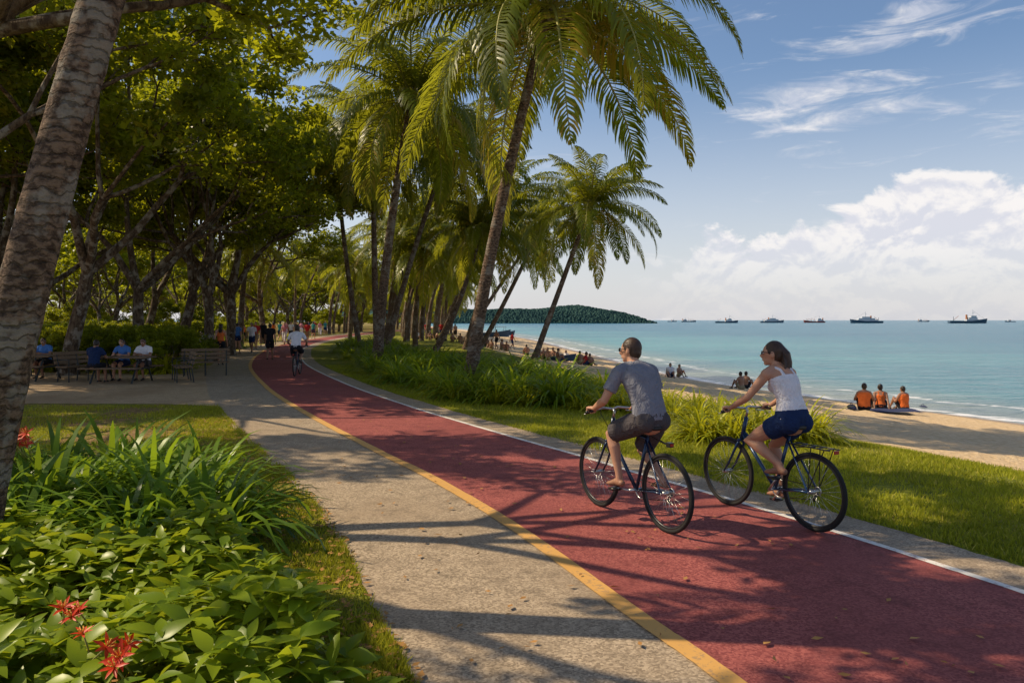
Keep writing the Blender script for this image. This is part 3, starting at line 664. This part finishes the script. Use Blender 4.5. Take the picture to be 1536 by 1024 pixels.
    me=B.mesh(name+'_src',mats); o=bpy.data.objects.new('tmp',me); COL.objects.link(o)
    r=o.modifiers.new('r','REMESH'); r.mode='VOXEL'; r.voxel_size=voxel; r.use_smooth_shade=True
    s_=o.modifiers.new('s','SMOOTH'); s_.factor=.5; s_.iterations=3 if voxel<.01 else 1
    dg=bpy.context.evaluated_depsgraph_get(); ev=o.evaluated_get(dg); nm=bpy.data.meshes.new_from_object(ev)
    bvh=BVHTree.FromPolygons([V3(v) for v in B.v],B.f); F=MB(); F.v=[tuple(v.co) for v in nm.vertices]
    for pl in nm.polygons:
        F.f.append(tuple(pl.vertices)); h=bvh.find_nearest(pl.center); F.m.append(B.m[h[2]] if h[2] is not None else 0)
    F.add(X.v,X.f,0); F.m[-len(X.f):]=X.m
    bpy.data.objects.remove(o); 
    return obj(name,F.mesh(name,mats),loc,(0,0,rz),sc)

def rider_pose(fem,ang,gx=.80,gz_=.985,lean=.23,top=1.42,hipx=.235,seat=.9,bb=(.43,.285)):
    J={}; J['pelvis']=(hipx,0,seat+.075); J['neck']=(hipx+lean,0,top); J['bend']=.035
    w=.155 if fem else .185; nx=hipx+lean
    for S,sg in(('L',1),('R',-1)):
        J['sh'+S]=(nx-.015,w*sg,top-.055); J['hip'+S]=(hipx+.01,.085*sg,seat+.035)
        wr=V3((gx-.075,.265*sg,gz_+.028)); J['wr'+S]=wr
        l=.27 if fem else .29; J['el'+S]=ik(J['sh'+S],wr,l,l*.87,(-.25,.55*sg,-.75))
        J['hand'+S]=dict(fw=(1,-.05*sg,.0),n=(0,0,-1),th=(0,-sg,0),curl=(62,75,45))
        a=ang if S=='L' else ang+math.pi
        px,pz=bb[0]+.17*math.cos(a),bb[1]+.17*math.sin(a); J['an'+S]=V3((px-.075,.12*sg,pz+.115)); J['toe'+S]=V3((px+.085,.125*sg,pz+.04))
        J['kn'+S]=ik(J['hip'+S],J['an'+S],.43 if not fem else .415,.41 if not fem else .40,(1,.12*sg,.15))
    return J
# ------------------------------------------------------------ bicycles
FRM=plain('blue_frame_paint',(.012,.03,.075),.25,.3,.6,var=.1); TY=plain('tyre_rubber',(.012,.012,.012),.8); STL=plain('steel',(.5,.5,.5),.3,.9); RIM=plain('dark_rim',(.05,.05,.055),.35,.6); SAD=plain('saddle_leather',(.02,.018,.017),.5); FRM2=plain('navy_frame_paint',(.015,.05,.13),.25,.3,.6)
REDR=plain('red_reflector',(.35,.02,.02),.3)
def torus(mb,c,R,r,m,n=48,k=8,sq=1.):
    vs=[];fs=[]
    for i in range(n):
        a=6.28318*i/n
        for j in range(k):
            b=6.28318*j/k; q=R+r*math.cos(b)*sq; vs.append((c[0]+q*math.cos(a),c[1]+r*math.sin(b),c[2]+q*math.sin(a)))
    for i in range(n):
        for j in range(k): I=(i+1)%n;K=(j+1)%k; fs.append((i*k+j,i*k+K,I*k+K,I*k+j))
    mb.add(vs,fs,m)
def wheelmesh():
    mb=MB(); torus(mb,(0,0,0),.323,.019,0,56,10); torus(mb,(0,0,0),.3,.011,1,56,6,1.2)
    mb.tube([(0,-.045,0),(0,.045,0)],.018,2,10); mb.tube([(0,-.07,0),(0,.07,0)],.006,2,6)
    for i in range(32):
        a=6.28318*i/32; s=.035 if i%2 else -.035; b=a+(.35 if (i//2)%2 else -.35)
        mb.tube([(.018*math.cos(b),s,.018*math.sin(b)),(.298*math.cos(a),0,.298*math.sin(a))],.0013,2,4)
    return mb.mesh('wheel',[TY,RIM,STL])
WH=wheelmesh()
def bike(loc,rz,ang,frame,step=False,rack=True,name='bicycle',sc=1.):
    e=empty(name,loc,(0,0,rz),sc)
    for n_,x in(('rear_wheel',0),('front_wheel',1.04)): obj(n_,WH,(x,0,.342),parent=e)
    mb=MB(); BB=(.43,0,.285); ST=(.265,0,.80)
    mb.tube([BB,ST],.016,0,10); mb.tube([ST,(.245,0,.87)],.012,1,8)
    if step: mb.tube([(.36,0,.50),(.6,0,.60),(.83,0,.76)],[.015]*3,0,10)
    else: mb.tube([(.275,0,.77),(.807,0,.845)],.0145,0,10)
    mb.tube([BB,(.835,0,.735)],.0175,0,10); mb.tube([(.79,0,.90),(.85,0,.68)],.02,0,12)
    for s in(-1,1):
        mb.tube([(.275,.015*s,.76),(.02,.062*s,.36),(0,.062*s,.342)],[.009]*3,0,8); mb.tube([(.41,.03*s,.285),(.1,.055*s,.335),(0,.062*s,.342)],[.01]*3,0,8)
        mb.tube([(.852,.02*s,.68),(.868,.045*s,.63),(.97,.05*s,.44),(1.04,.05*s,.342)],[.014,.013,.011,.008],0,8)
    mb.tube([(.852,-.05,.675),(.852,.05,.675)],.014,0,8)
    obj('frame',mb.mesh('frame',[frame,STL]),parent=e)
    mb=MB(); mb.tube([(.79,0,.9),(.775,0,.965),(.80,0,.985)],[.012]*3,1,8)
    for s in(-1,1):
        mb.tube([(.80,0,.985),(.84,.08*s,.995),(.835,.17*s,.985),(.79,.3*s,.972)],[.0115]*4,1,8); mb.tube([(.813,.22*s,.978),(.785,.315*s,.97)],.016,0,10)
        mb.tube([(.83,.18*s,.975),(.87,.2*s,.955),(.855,.29*s,.945)],[.005]*3,1,6)
        mb.tube([(.84,.12*s,.98),(.9,.07*s,.93),(.86,.01*s,.80)],[.003]*3,0,5)
    obj('handlebar',mb.mesh('bar',[BLK,STL]),parent=e)
    mb=MB(); mb.tube([(.13,0,.885),(.18,0,.892),(.25,0,.885),(.33,0,.878),(.39,0,.872)],[(.075,.022),(.082,.026),(.055,.024),(.022,.02),(.014,.012)],0,14,side=(0,1,0),rnd=True)
    obj('saddle',mb.mesh('saddle',[SAD]),parent=e)
    mb=MB(); torus(mb,(BB[0],-.05,BB[2]),.085,.006,0,30,6); mb.tube([(BB[0],-.08,BB[2]),(BB[0],.08,BB[2])],.016,0,8); torus(mb,(0,-.05,.342),.035,.006,0,20,6)
    for k in range(5):
        a=k*1.257; mb.tube([(BB[0],-.05,BB[2]),(BB[0]+.085*math.cos(a),-.05,BB[2]+.085*math.sin(a))],.005,0,5)
    mb.tube([(BB[0],-.05,BB[2]+.087),(0,-.05,.378)],.004,1,5); mb.tube([(BB[0],-.05,BB[2]-.087),(.04,-.05,.26),(0,-.05,.306)],[.004]*3,1,5)
    mb.tube([(0,-.06,.32),(.05,-.06,.27),(.04,-.06,.24)],[.008,.012,.008],1,6)
    for s,a in((1,ang),(-1,ang+math.pi)):
        p=(BB[0]+.17*math.cos(a),.085*s,BB[2]+.17*math.sin(a)); mb.tube([(BB[0],.075*s,BB[2]),p],[.012,.009],0,8); mb.tube([p,(p[0],.16*s,p[2])],.006,0,6); mb.box((p[0],.125*s,p[2]),(.09,.075,.02),1)
    obj('crank_pedals_chain',mb.mesh('crank',[STL,BLK]),parent=e)
    mb=MB()
    if rack:
        mb.tube([(.23,0,.70),(-.02,0,.735)],.005,0,6)
        for s in(-1,1): mb.tube([(.24,.05*s,.735),(-.22,.06*s,.735)],.006,0,6); mb.tube([(-.02,.058*s,.735),(0,.07*s,.36)],.005,0,6); mb.tube([(-.16,.06*s,.735),(0,.07*s,.36)],.005,0,6)
        for k in range(5): mb.tube([(.18-.09*k,-.055,.738),(.18-.09*k,.055,.738)],.005,0,6)
        mb.box((-.235,0,.72),(.012,.05,.03),1)
    else:
        mb.tube([(-.02,0,.76),(.2,0,.80)],.008,0,6); mb.box((-.04,0,.765),(.05,.045,.04),0); mb.box((-.068,0,.765),(.008,.03,.022),1)
    obj('rear_rack_light',mb.mesh('rack',[BLK,REDR],False),parent=e)
    return e
H27=rad(90+27.5)
mp=(1.34,6.40,.012); wp=(2.63,6.45,.012)
bike(mp,H27,rad(-4),FRM,False,False)
bike(wp,H27,rad(128),FRM2,True,True)
J=rider_pose(False,rad(-4)); J['head']=V3(J['neck'])+V3((.055,0,.135)); J['face']=(.86,.5,-.05); J['hup']=(.1,0,1)
person('man_cyclist',J,dict(shirt='tee',sc='grey',bc='charcoal',leg=.86,loose=.02,hair=HAIRB,glasses=True,slv=.66,shoe=SKD),mp,H27,1.,.0065)
J=rider_pose(True,rad(128),lean=.17,top=1.40,seat=.885); J['head']=V3(J['neck'])+V3((.05,.005,.125)); J['face']=(.78,.62,0); J['hup']=(.05,0,1)
person('woman_cyclist',J,dict(fem=True,shirt='tank',sc='white',bc='navy',leg=.42,loose=.01,hair=HAIRB,long=True,glasses=True,shoe=SKD),wp,H27,1.,.0065)

def walk(ph=1,fem=False):
    J=dict(pelvis=(0,0,.93),neck=(.02,0,1.44),head=(.045,0,1.575)); w=.16 if fem else .185
    for S,sg in(('L',1),('R',-1)):
        k=sg*ph; J['sh'+S]=(.01,w*sg,1.385); J['hip'+S]=(0,.085*sg,.9)
        J['an'+S]=V3((.24*k if k>0 else .24*k,.09*sg,.09 if k>0 else .14)); J['toe'+S]=J['an'+S]+V3((.15,.01*sg,-.065 if k>0 else -.1)); J['kn'+S]=ik(J['hip'+S],J['an'+S],.43,.42,(1,0,0))
        wr=V3((-.2*k+.05,(w+.08)*sg,.86)); J['wr'+S]=wr; J['el'+S]=ik(J['sh'+S],wr,.29,.26,(-1,.2*sg,0))
    return J
def sitg(v=0):
    J=dict(pelvis=(0,0,.13),neck=(.03+.05*v,0,.62),head=(.07+.05*v,0,.755))
    for S,sg in(('L',1),('R',-1)):
        J['sh'+S]=(.03+.05*v,.17*sg,.565); J['hip'+S]=(.02,.09*sg,.11); J['an'+S]=V3((.5+.15*v,.14*sg,.09)); J['toe'+S]=J['an'+S]+V3((.16,.02*sg,-.05)); J['kn'+S]=ik(J['hip'+S],J['an'+S],.42,.41,(.3,.2*sg,1))
        wr=V3((.3,.17*sg,.42)) if v<1 else V3((-.22,.22*sg,.06)); J['wr'+S]=wr; J['el'+S]=ik(J['sh'+S],wr,.27,.25,(-.5,.5*sg,-.6))
    return J
def sitb(v=0):
    J=dict(pelvis=(0,0,.56),neck=(.09,0,1.04),head=(.15,0,1.16),face=(1,.2*v,-.3))
    for S,sg in(('L',1),('R',-1)):
        J['sh'+S]=(.08,.18*sg,.985); J['hip'+S]=(.03,.09*sg,.54); J['an'+S]=V3((.42-.1*v,.1*sg,.1)); J['toe'+S]=J['an'+S]+V3((.16,.01*sg,-.06)); J['kn'+S]=ik(J['hip'+S],J['an'+S],.42,.42,(1,0,.6))
        wr=V3((.42,.12*sg,.80)); J['wr'+S]=wr; J['el'+S]=ik(J['sh'+S],wr,.27,.25,(-.3,.6*sg,-.7))
    return J
UP=math.pi/2
def gp(px,d): x=(px-768)*d/1109; return (x,d,float(gz(x,d))+.01)
WK=[]
for nm,px,d,ph,rz,st in (('woman_walking',331,30,1,UP+.3,dict(fem=True,shirt='tank',sc='orange',bc='black',leg=.5,long=True)),
  ('man_walking',405,34,-1,UP+.2,dict(shirt='tee',sc='black',bc='black',leg=.8,skin=SKD)),
  ('woman_walking',356,41,-1,UP+.2,dict(fem=True,shirt='tee',sc='blue',bc='navy',leg=.4)),
  ('man_walking',378,42,1,-UP,dict(shirt='tee',sc='white',bc='navy',leg=.8,skin=SKD)),
  ('woman_walking',427,56,1,-UP,dict(fem=True,shirt='tee',sc='pink',bc='white',leg=1.7)),
  ('man_walking',461,60,1,UP,dict(shirt='tee',sc='red',bc='khaki',leg=.8)),
  ('man_walking',437,66,-1,-UP,dict(shirt='tee',sc='white',bc='black',leg=.8)),
  ('woman_walking',470,72,-1,UP,dict(fem=True,shirt='tee',sc='teal',bc='navy',leg=.6))):
    o=person(nm,walk(ph,st.get('fem',False)),st,gp(px,d),rz); WK.append((nm,o.data))
for px,d in ((384,47),(395,52),(420,62),(445,78),(452,80),(480,84),(488,90),(472,95),(365,55),(350,50),(430,88),(463,105),(492,110),(410,70)):
    nm,me=random.choice(WK); obj(nm,me,gp(px,d),(0,0,random.choice((UP,-UP))+random.gauss(0,.2)),random.uniform(.95,1.03))
dc=gp(442,24.2); bike(dc,UP+.12,rad(-60),FRM,False,True)
J=rider_pose(False,rad(-60)); J['head']=V3(J['neck'])+V3((.055,0,.135)); J['face']=(1,0,0)
person('man_cyclist',J,dict(shirt='tee',sc='white',bc='black',leg=.8,skin=SKD),dc,UP+.12,1.,.014)
# picnic furniture
WOOD=plain('weathered_wood',(.17,.11,.065),.8,var=.3,scale=20,bump=.3); IRON=plain('painted_iron',(.03,.035,.035),.5)
def table(loc,rz):
    e=empty('picnic_table',loc,(0,0,rz)); mb=MB()
    for k in range(5): mb.box((0,-.3+.15*k,.74),(1.7,.14,.04))
    obj('table_top',mb.mesh('top',[WOOD],False),parent=e)
    mb=MB()
    for s in(-1,1):
        for k in range(2): mb.box((0,s*(.62+.15*k),.45),(1.7,.14,.04))
    obj('bench_seats',mb.mesh('seats',[WOOD],False),parent=e)
    mb=MB()
    for x in(-.6,.6):
        for s in(-1,1): mb.tube([(x,.2*s,.72),(x,.62*s,.0)],.03,0,6)
        mb.box((x,0,.41),(.05,1.6,.05)); mb.box((x,0,.70),(.05,.7,.05))
    obj('legs',mb.mesh('legs',[IRON],False),parent=e); return e
def bench(loc,rz):
    e=empty('park_bench',loc,(0,0,rz)); mb=MB()
    for k in range(4): mb.box((0,-.18+.12*k,.45),(1.5,.1,.035))
    obj('seat',mb.mesh('seat',[WOOD],False),parent=e); mb=MB(); R_=Matrix.Rotation(rad(-14),3,'X')
    for k in range(3): mb.box((0,.26+.03*k,.58+.13*k),(1.5,.03,.1),0,R_)
    obj('backrest',mb.mesh('back',[WOOD],False),parent=e); mb=MB()
    for x in(-.65,0,.65):
        mb.tube([(x,-.2,0),(x,-.2,.42),(x,.2,.42),(x,.34,.9)],[.02]*4,0,6); mb.tube([(x,.2,.42),(x,.26,0)],.02,0,6)
        if x: mb.tube([(x,-.2,.42),(x,-.2,.66),(x,.27,.66)],[.016]*3,0,6)
    obj('legs',mb.mesh('legs',[IRON],False),parent=e); return e
table((-11.6,22.,.006),.0); bench((-10.0,22.4,.006),rad(-60)); bench((-13.1,22.6,.006),rad(70)); table((-14.9,22.8,.006),.0); bench((-16.6,24.5,.006),.3); bench((-10.2,24.6,.006),rad(20))
def seatp(nm,tx,ty,off,sgn,rz,**st):
    y=ty-sgn*.70; x=tx+off; person(nm,sitb(random.choice((0,1))),st,(x,y,.006),rz,1.,.02)
seatp('man_sitting',-11.6,22.,-.45,1,UP,shirt='tee',sc='navy',bc='black',leg=.8,skin=SKD)
seatp('man_sitting',-11.6,22.,.35,-1,-UP,shirt='tee',sc='white',bc='charcoal',leg=.8,skin=SKD)
seatp('woman_sitting',-11.6,22.,-.3,-1,-UP,fem=True,shirt='tee',sc='blue',bc='navy',leg=.8,long=True)
seatp('man_sitting',-14.9,22.8,.1,-1,-UP,shirt='tee',sc='blue',bc='black',leg=.8,skin=SKD)
bench((-15.8,37,0),rad(200))
person('woman_sitting',sitb(),dict(fem=True,shirt='tee',sc='white',bc='white',leg=.8),(-15.5,36.9,0),-UP+.3); person('woman_sitting',sitb(),dict(fem=True,shirt='tee',sc='pink',bc='navy',leg=.8),(-16.1,37.1,0),-UP+.3)
MAT=cloth('beach_mat',(.05,.06,.12))
def beach(px,py):
    for d in np.arange(10,260,.1):
        x=(px-768)*d/1109; z=CAMZ-(py-480)*d/1109
        if z<=float(gz(x,d)): return (x,d,float(gz(x,d))+.0)
    return (x,d,SEA)
for px,c,v,rz in((1296,'orange',0,UP-.5),(1321,'orange',1,UP-.3),(1356,'orange',0,UP+.3)):
    l=beach(px,616); person('beachgoer_sitting',sitg(v),dict(shirt='vest' if v==0 else 'tank',sc=c,bc='black',leg=.7,skin=SKD,fem=(v==1)),l,rz,1.12)
l=beach(1318,617); mb=MB()
n=14
vs=[(-1.4+2.8*i/n,-.55+1.1*j/6,.05+.02*math.sin(i*1.3)*math.sin(j)) for j in range(7) for i in range(n+1)]; fs=[(j*(n+1)+i,j*(n+1)+i+1,(j+1)*(n+1)+i+1,(j+1)*(n+1)+i) for j in range(6) for i in range(n)]
mb.add(vs,fs); obj('beach_mat',mb.mesh('mat',[MAT]),l)
mb=MB(); mb.tube([(-.32,0,.09),(-.12,0,.12),(.12,0,.11),(.34,0,.08)],[(.1,.08),(.15,.12),(.14,.1),(.08,.06)],0,12,side=(0,1,0),rnd=True); mb.tube([(-.1,0,.2),(-.06,0,.3),(.06,0,.3),(.1,0,.2)],[.012]*4,0,6)
for px in (1277,1384): obj('beach_bag',mb.mesh('bag',[MAT]),beach(px,614),(0,0,px),.8)
BS=[];BT=[]
for i,(c,bc) in enumerate((('teal','black'),('red','navy'),('blue','khaki'),('white','navy'))):
    o1=person('beachgoer_sitting',sitg(i%2),dict(shirt='tee' if i%2 else None,sc=c,bc=bc,leg=.6,skin=SKD),beach([1118,877,870,1005][i],[583,548,546,566][i]),random.random()*6,1.05); BS.append(o1.data)
    if i<2:
        o2=person('beachgoer_standing',walk(1),dict(shirt='tee' if i else None,sc=c,bc=bc,leg=.7,skin=SKD),beach([745,640][i],[524,507][i]),random.random()*6,.95); BT.append(o2.data)
for px,py in ((1018,565),(885,549),(815,540),(822,541),(830,539),(850,542),(738,524),(752,525),(760,527),(722,519),(712,518),(690,514),(668,511),(655,510),(645,510),(632,508),(620,507),(790,533),(836,542),(1112,584),(626,509),(678,513),(700,516),(730,521),(806,538)):
    obj('beachgoer_sitting',random.choice(BS),beach(px,py),(0,0,random.random()*6),random.uniform(.9,1.05))
for px,py in ((768,524),(706,513),(662,507),(683,510)): obj('beachgoer_standing',random.choice(BT),beach(px,py),(0,0,random.random()*6),.95)
# ------------------------------------------------------------ ships and boats
def sm(n,c): return plain(n,c,.6,var=.08)
SH=[sm('hull_navy',(.05,.09,.14)),sm('hull_red',(.28,.06,.05)),sm('hull_grey',(.14,.18,.22))]; SW=sm('ship_white',(.5,.54,.58)); SG=sm('ship_glass',(.05,.08,.1)); SO=sm('ship_orange',(.45,.18,.08))
def ship(name,px,d,L,hull,kind,flip=1):
    e=empty(name,((px-768)*d/1109,d,SEA),(0,0,0 if flip>0 else math.pi)); mb=MB(); K=16; vs=[];fs=[]
    for i in range(K+1):
        u=i/K; x=-L/2+L*u; b=L*.09*min(1,(.75+u*2))*(1 if u<.65 else math.sqrt(max(0,1-((u-.65)/.35)**2)))+.05; dk=L*(.055+.05*max(0,u-.5)**1.5*4+.01*(1-u)); sx=x-L*.03*(1 if u>.9 else 0)
        vs+=[(x,b,dk),(sx,b*.6,-.6),(sx,-b*.6,-.6),(x,-b,dk)]
    for i in range(K):
        for j in range(4): k=(j+1)%4; fs.append((i*4+j,i*4+4+j,i*4+4+k,i*4+k))
    fs+=[(0,1,2,3),(K*4+3,K*4+2,K*4+1,K*4)]; mb.add(vs,fs); obj('hull',mb.mesh('hull',[hull],False),parent=e)
    mb=MB(); h=L*.06
    x0={'tug':.08,'ferry':-.02,'cargo':-.28}[kind]; ww=L*.13
    lv=[(x0*L,L*(.62 if kind=='ferry' else .3)),(x0*L+L*.02,L*(.5 if kind=='ferry' else .22)),(x0*L+L*.04,L*(.25 if kind=='ferry' else .14))]
    for k,(cx,l_) in enumerate(lv):
        z=h+L*.045*(k+.5); mb.box((cx,0,z),(l_,ww*(1-.12*k),L*.043),0); 
        for q in range(int(l_/(L*.03))): mb.box((cx-l_/2+L*.03*(q+.5),0,z+L*.005),(L*.016,ww*(1-.12*k)+.1,L*.014),1)
    top=h+L*.045*3
    mb.tube([(lv[2][0],0,top-.2),(lv[2][0],0,top+L*.16)],[L*.008,L*.004],0,6); mb.box((lv[2][0],0,top+L*.08),(L*.05,L*.06,L*.008),0)
    mb.tube([(lv[2][0],0,top+L*.13),(L*.45,0,L*.1)],L*.0015,1,4)
    mb.tube([(lv[0][0]-L*.12,0,h),(lv[0][0]-L*.125,0,top+L*.03)],[L*.028,L*.022],2,10)
    mb.tube([(-L*.38,0,L*.05),(-L*.38,0,L*.17)],L*.006,1,6); mb.tube([(-L*.38,0,L*.08),(-L*.25,0,L*.19)],L*.005,2,6)
    if kind=='cargo':
        for k in range(3): mb.tube([(L*(-.02+.15*k),0,h),(L*(-.02+.15*k),0,h+L*.14)],L*.007,2,6); mb.tube([(L*(-.02+.15*k),0,h+L*.03),(L*(.08+.15*k),0,h+L*.13)],L*.005,2,6)
    obj('superstructure',mb.mesh('sup',[SW,SG,SO],False),parent=e)
ship('tugboat',1090,1000,31,SH[0],'tug'); ship('ferry_ship',1158,1050,34,SH[2],'ferry'); ship('cargo_ship',1221,1100,32,SH[1],'cargo',-1); ship('ferry_ship',1299,950,42,SH[0],'ferry',-1)
ship('tugboat',1452,900,47,SH[0],'tug'); ship('cargo_ship',1033,1500,30,SH[2],'cargo'); ship('cargo_ship',1385,1700,28,SH[2],'cargo'); ship('tugboat',1515,1500,22,SH[2],'tug',-1); ship('tugboat',1008,1700,22,SH[2],'tug')
def boat(l,rz,s):
    e=empty('fishing_boat',l,(0,0,rz),s); mb=MB(); K=12; vs=[];fs=[]
    for i in range(K+1):
        u=i/K; x=-3.5+7*u; b=.95*math.sin(math.pi*min(1,.18+u*.82))**.7+.02; dk=.7+.7*abs(u-.4)**2*2; vs+=[(x,b,dk),(x*.9,b*.45,0),(x*.9,-b*.45,0),(x,-b,dk),(x*.97,-b*.85,dk-.1),(x*.88,-b*.4,.2),(x*.88,b*.4,.2),(x*.97,b*.85,dk-.1)]
    for i in range(K):
        for j in range(8): k=(j+1)%8; fs.append((i*8+j,i*8+8+j,i*8+8+k,i*8+k))
    fs+=[tuple(range(8)),tuple(range(K*8+7,K*8-1,-1))]; mb.add(vs,fs); obj('hull',mb.mesh('bh',[SH[0]],False),parent=e)
    mb=MB()
    for x in(-1.6,.8):
        for s_ in(-1,1): mb.tube([(x,.7*s_,.6),(x,.7*s_,2.)],.03,0,5)
    mb.box((-.4,0,2.03),(2.8,1.7,.06),1); mb.box((-2.2,0,.8),(.5,1.2,.08),0); obj('canopy',mb.mesh('bc',[WOOD,WOOD],False),parent=e)
boat(beach(735,505),.2,1.1); boat(beach(752,503),.35,1.0); boat(beach(833,541),.1,.42)

# ------------------------------------------------------------ light and sky
w=bpy.data.worlds.new('World'); scene.world=w; w.use_nodes=True; nt=NT(w.node_tree); bg=w.node_tree.nodes['Background']; out=w.node_tree.nodes['World Output']
sky=nt.node('ShaderNodeTexSky'); sky.sky_type='NISHITA'; sky.sun_disc=False; sky.sun_elevation=rad(SUN_EL); sky.sun_rotation=rad(SUN_AZ); sky.air_density=1.; sky.dust_density=1.4; sky.ozone_density=2.2
hs=nt.node('ShaderNodeHueSaturation'); hs.inputs['Saturation'].default_value=1.12; nt.l.new(sky.outputs[0],hs.inputs['Color'])
nt.l.new(hs.outputs[0],bg.inputs[0]); bg.inputs[1].default_value=.13
tc=nt.node('ShaderNodeTexCoord').outputs['Generated']; sx=nt.node('ShaderNodeSeparateXYZ'); nt.l.new(tc,sx.inputs[0])
az=nt.math('ARCTAN2',sx.outputs[0],sx.outputs[1]); el=nt.math('ARCSINE',sx.outputs[2])
def vec(a,ka,b,kb,c=0.):
    n=nt.node('ShaderNodeCombineXYZ'); nt.put(n.inputs[0],nt.math('MULTIPLY',a,ka)); nt.put(n.inputs[1],nt.math('MULTIPLY',b,kb)); n.inputs[2].default_value=c; return n.outputs[0]
def gauss(a0,sa,e0,se):
    u=nt.math('DIVIDE',nt.math('SUBTRACT',az,a0),sa); v=nt.math('DIVIDE',nt.math('SUBTRACT',el,e0),se)
    return nt.math('SUBTRACT',1.,nt.math('ADD',nt.math('MULTIPLY',u,u),nt.math('MULTIPLY',v,v)),clamp=True)
cv=vec(az,1.,el,1.35)
cn=nt.noise(cv,13,6,.58,.3)
top=nt.math('MINIMUM',nt.math('MULTIPLY_ADD',az,.30,.022),.172)
f=nt.math('ADD',cn,nt.math('MULTIPLY',nt.math('SUBTRACT',top,el),6.))
f=nt.math('MULTIPLY_ADD',nt.noise(cv,4.5,1),.6,nt.math('SUBTRACT',f,.30))
cum=nt.math('MULTIPLY',nt.mapr(f,.50,.61),nt.mapr(az,.1,.3))
cum=nt.math('MULTIPLY',cum,nt.mapr(el,.02,.12,.2,.92))
cn2=nt.noise(vec(az,1.,nt.math('ADD',el,.010),1.35),13,5,.58,.3)
shade=nt.mapr(nt.math('SUBTRACT',cn2,cn),-.07,.07,0,1)
ci=nt.noise(vec(az,5,el,24),1.6,6,.62,.8)
cif=nt.math('ADD',nt.math('ADD',ci,nt.math('MULTIPLY',gauss(.385,.14,.262,.045),.27)),nt.math('MULTIPLY',gauss(.52,.16,.345,.045),.18))
cif=nt.math('ADD',cif,nt.math('MULTIPLY',gauss(.60,.16,.235,.05),.14))
cir=nt.math('MULTIPLY',nt.mapr(cif,.56,.88),.85)
haze=nt.mapr(el,0.,.34,.72,.04)
b2=nt.node('ShaderNodeBackground'); nt.put(b2.inputs[0],nt.mix(shade,(1.,.96,.94),(.74,.75,.83))); b2.inputs[1].default_value=.98
b3=nt.node('ShaderNodeBackground'); b3.inputs[0].default_value=(.86,.85,.89,1); b3.inputs[1].default_value=.93
m1=nt.node('ShaderNodeMixShader'); nt.l.new(haze,m1.inputs[0]); nt.l.new(bg.outputs[0],m1.inputs[1]); nt.l.new(b3.outputs[0],m1.inputs[2])
m2=nt.node('ShaderNodeMixShader'); nt.l.new(nt.math('MAXIMUM',cum,cir),m2.inputs[0]); nt.l.new(m1.outputs[0],m2.inputs[1]); nt.l.new(b2.outputs[0],m2.inputs[2]); nt.l.new(m2.outputs[0],out.inputs[0])
sl=bpy.data.lights.new('sun','SUN'); sl.energy=5.0; sl.angle=rad(.5); sl.color=(1,.82,.56); so=bpy.data.objects.new('sun',sl); COL.objects.link(so)
S=V3((math.sin(rad(SUN_AZ))*math.cos(rad(SUN_EL)),math.cos(rad(SUN_AZ))*math.cos(rad(SUN_EL)),math.sin(rad(SUN_EL)))); so.rotation_euler=S.to_track_quat('Z','Y').to_euler()
cam=bpy.data.cameras.new('camera'); cam.lens=26; cam.sensor_width=36; cam.shift_y=-32/1536; cam.clip_end=60000; co=bpy.data.objects.new('camera',cam); COL.objects.link(co); co.location=(0,0,CAMZ); co.rotation_euler=(rad(90),0,0); scene.camera=co
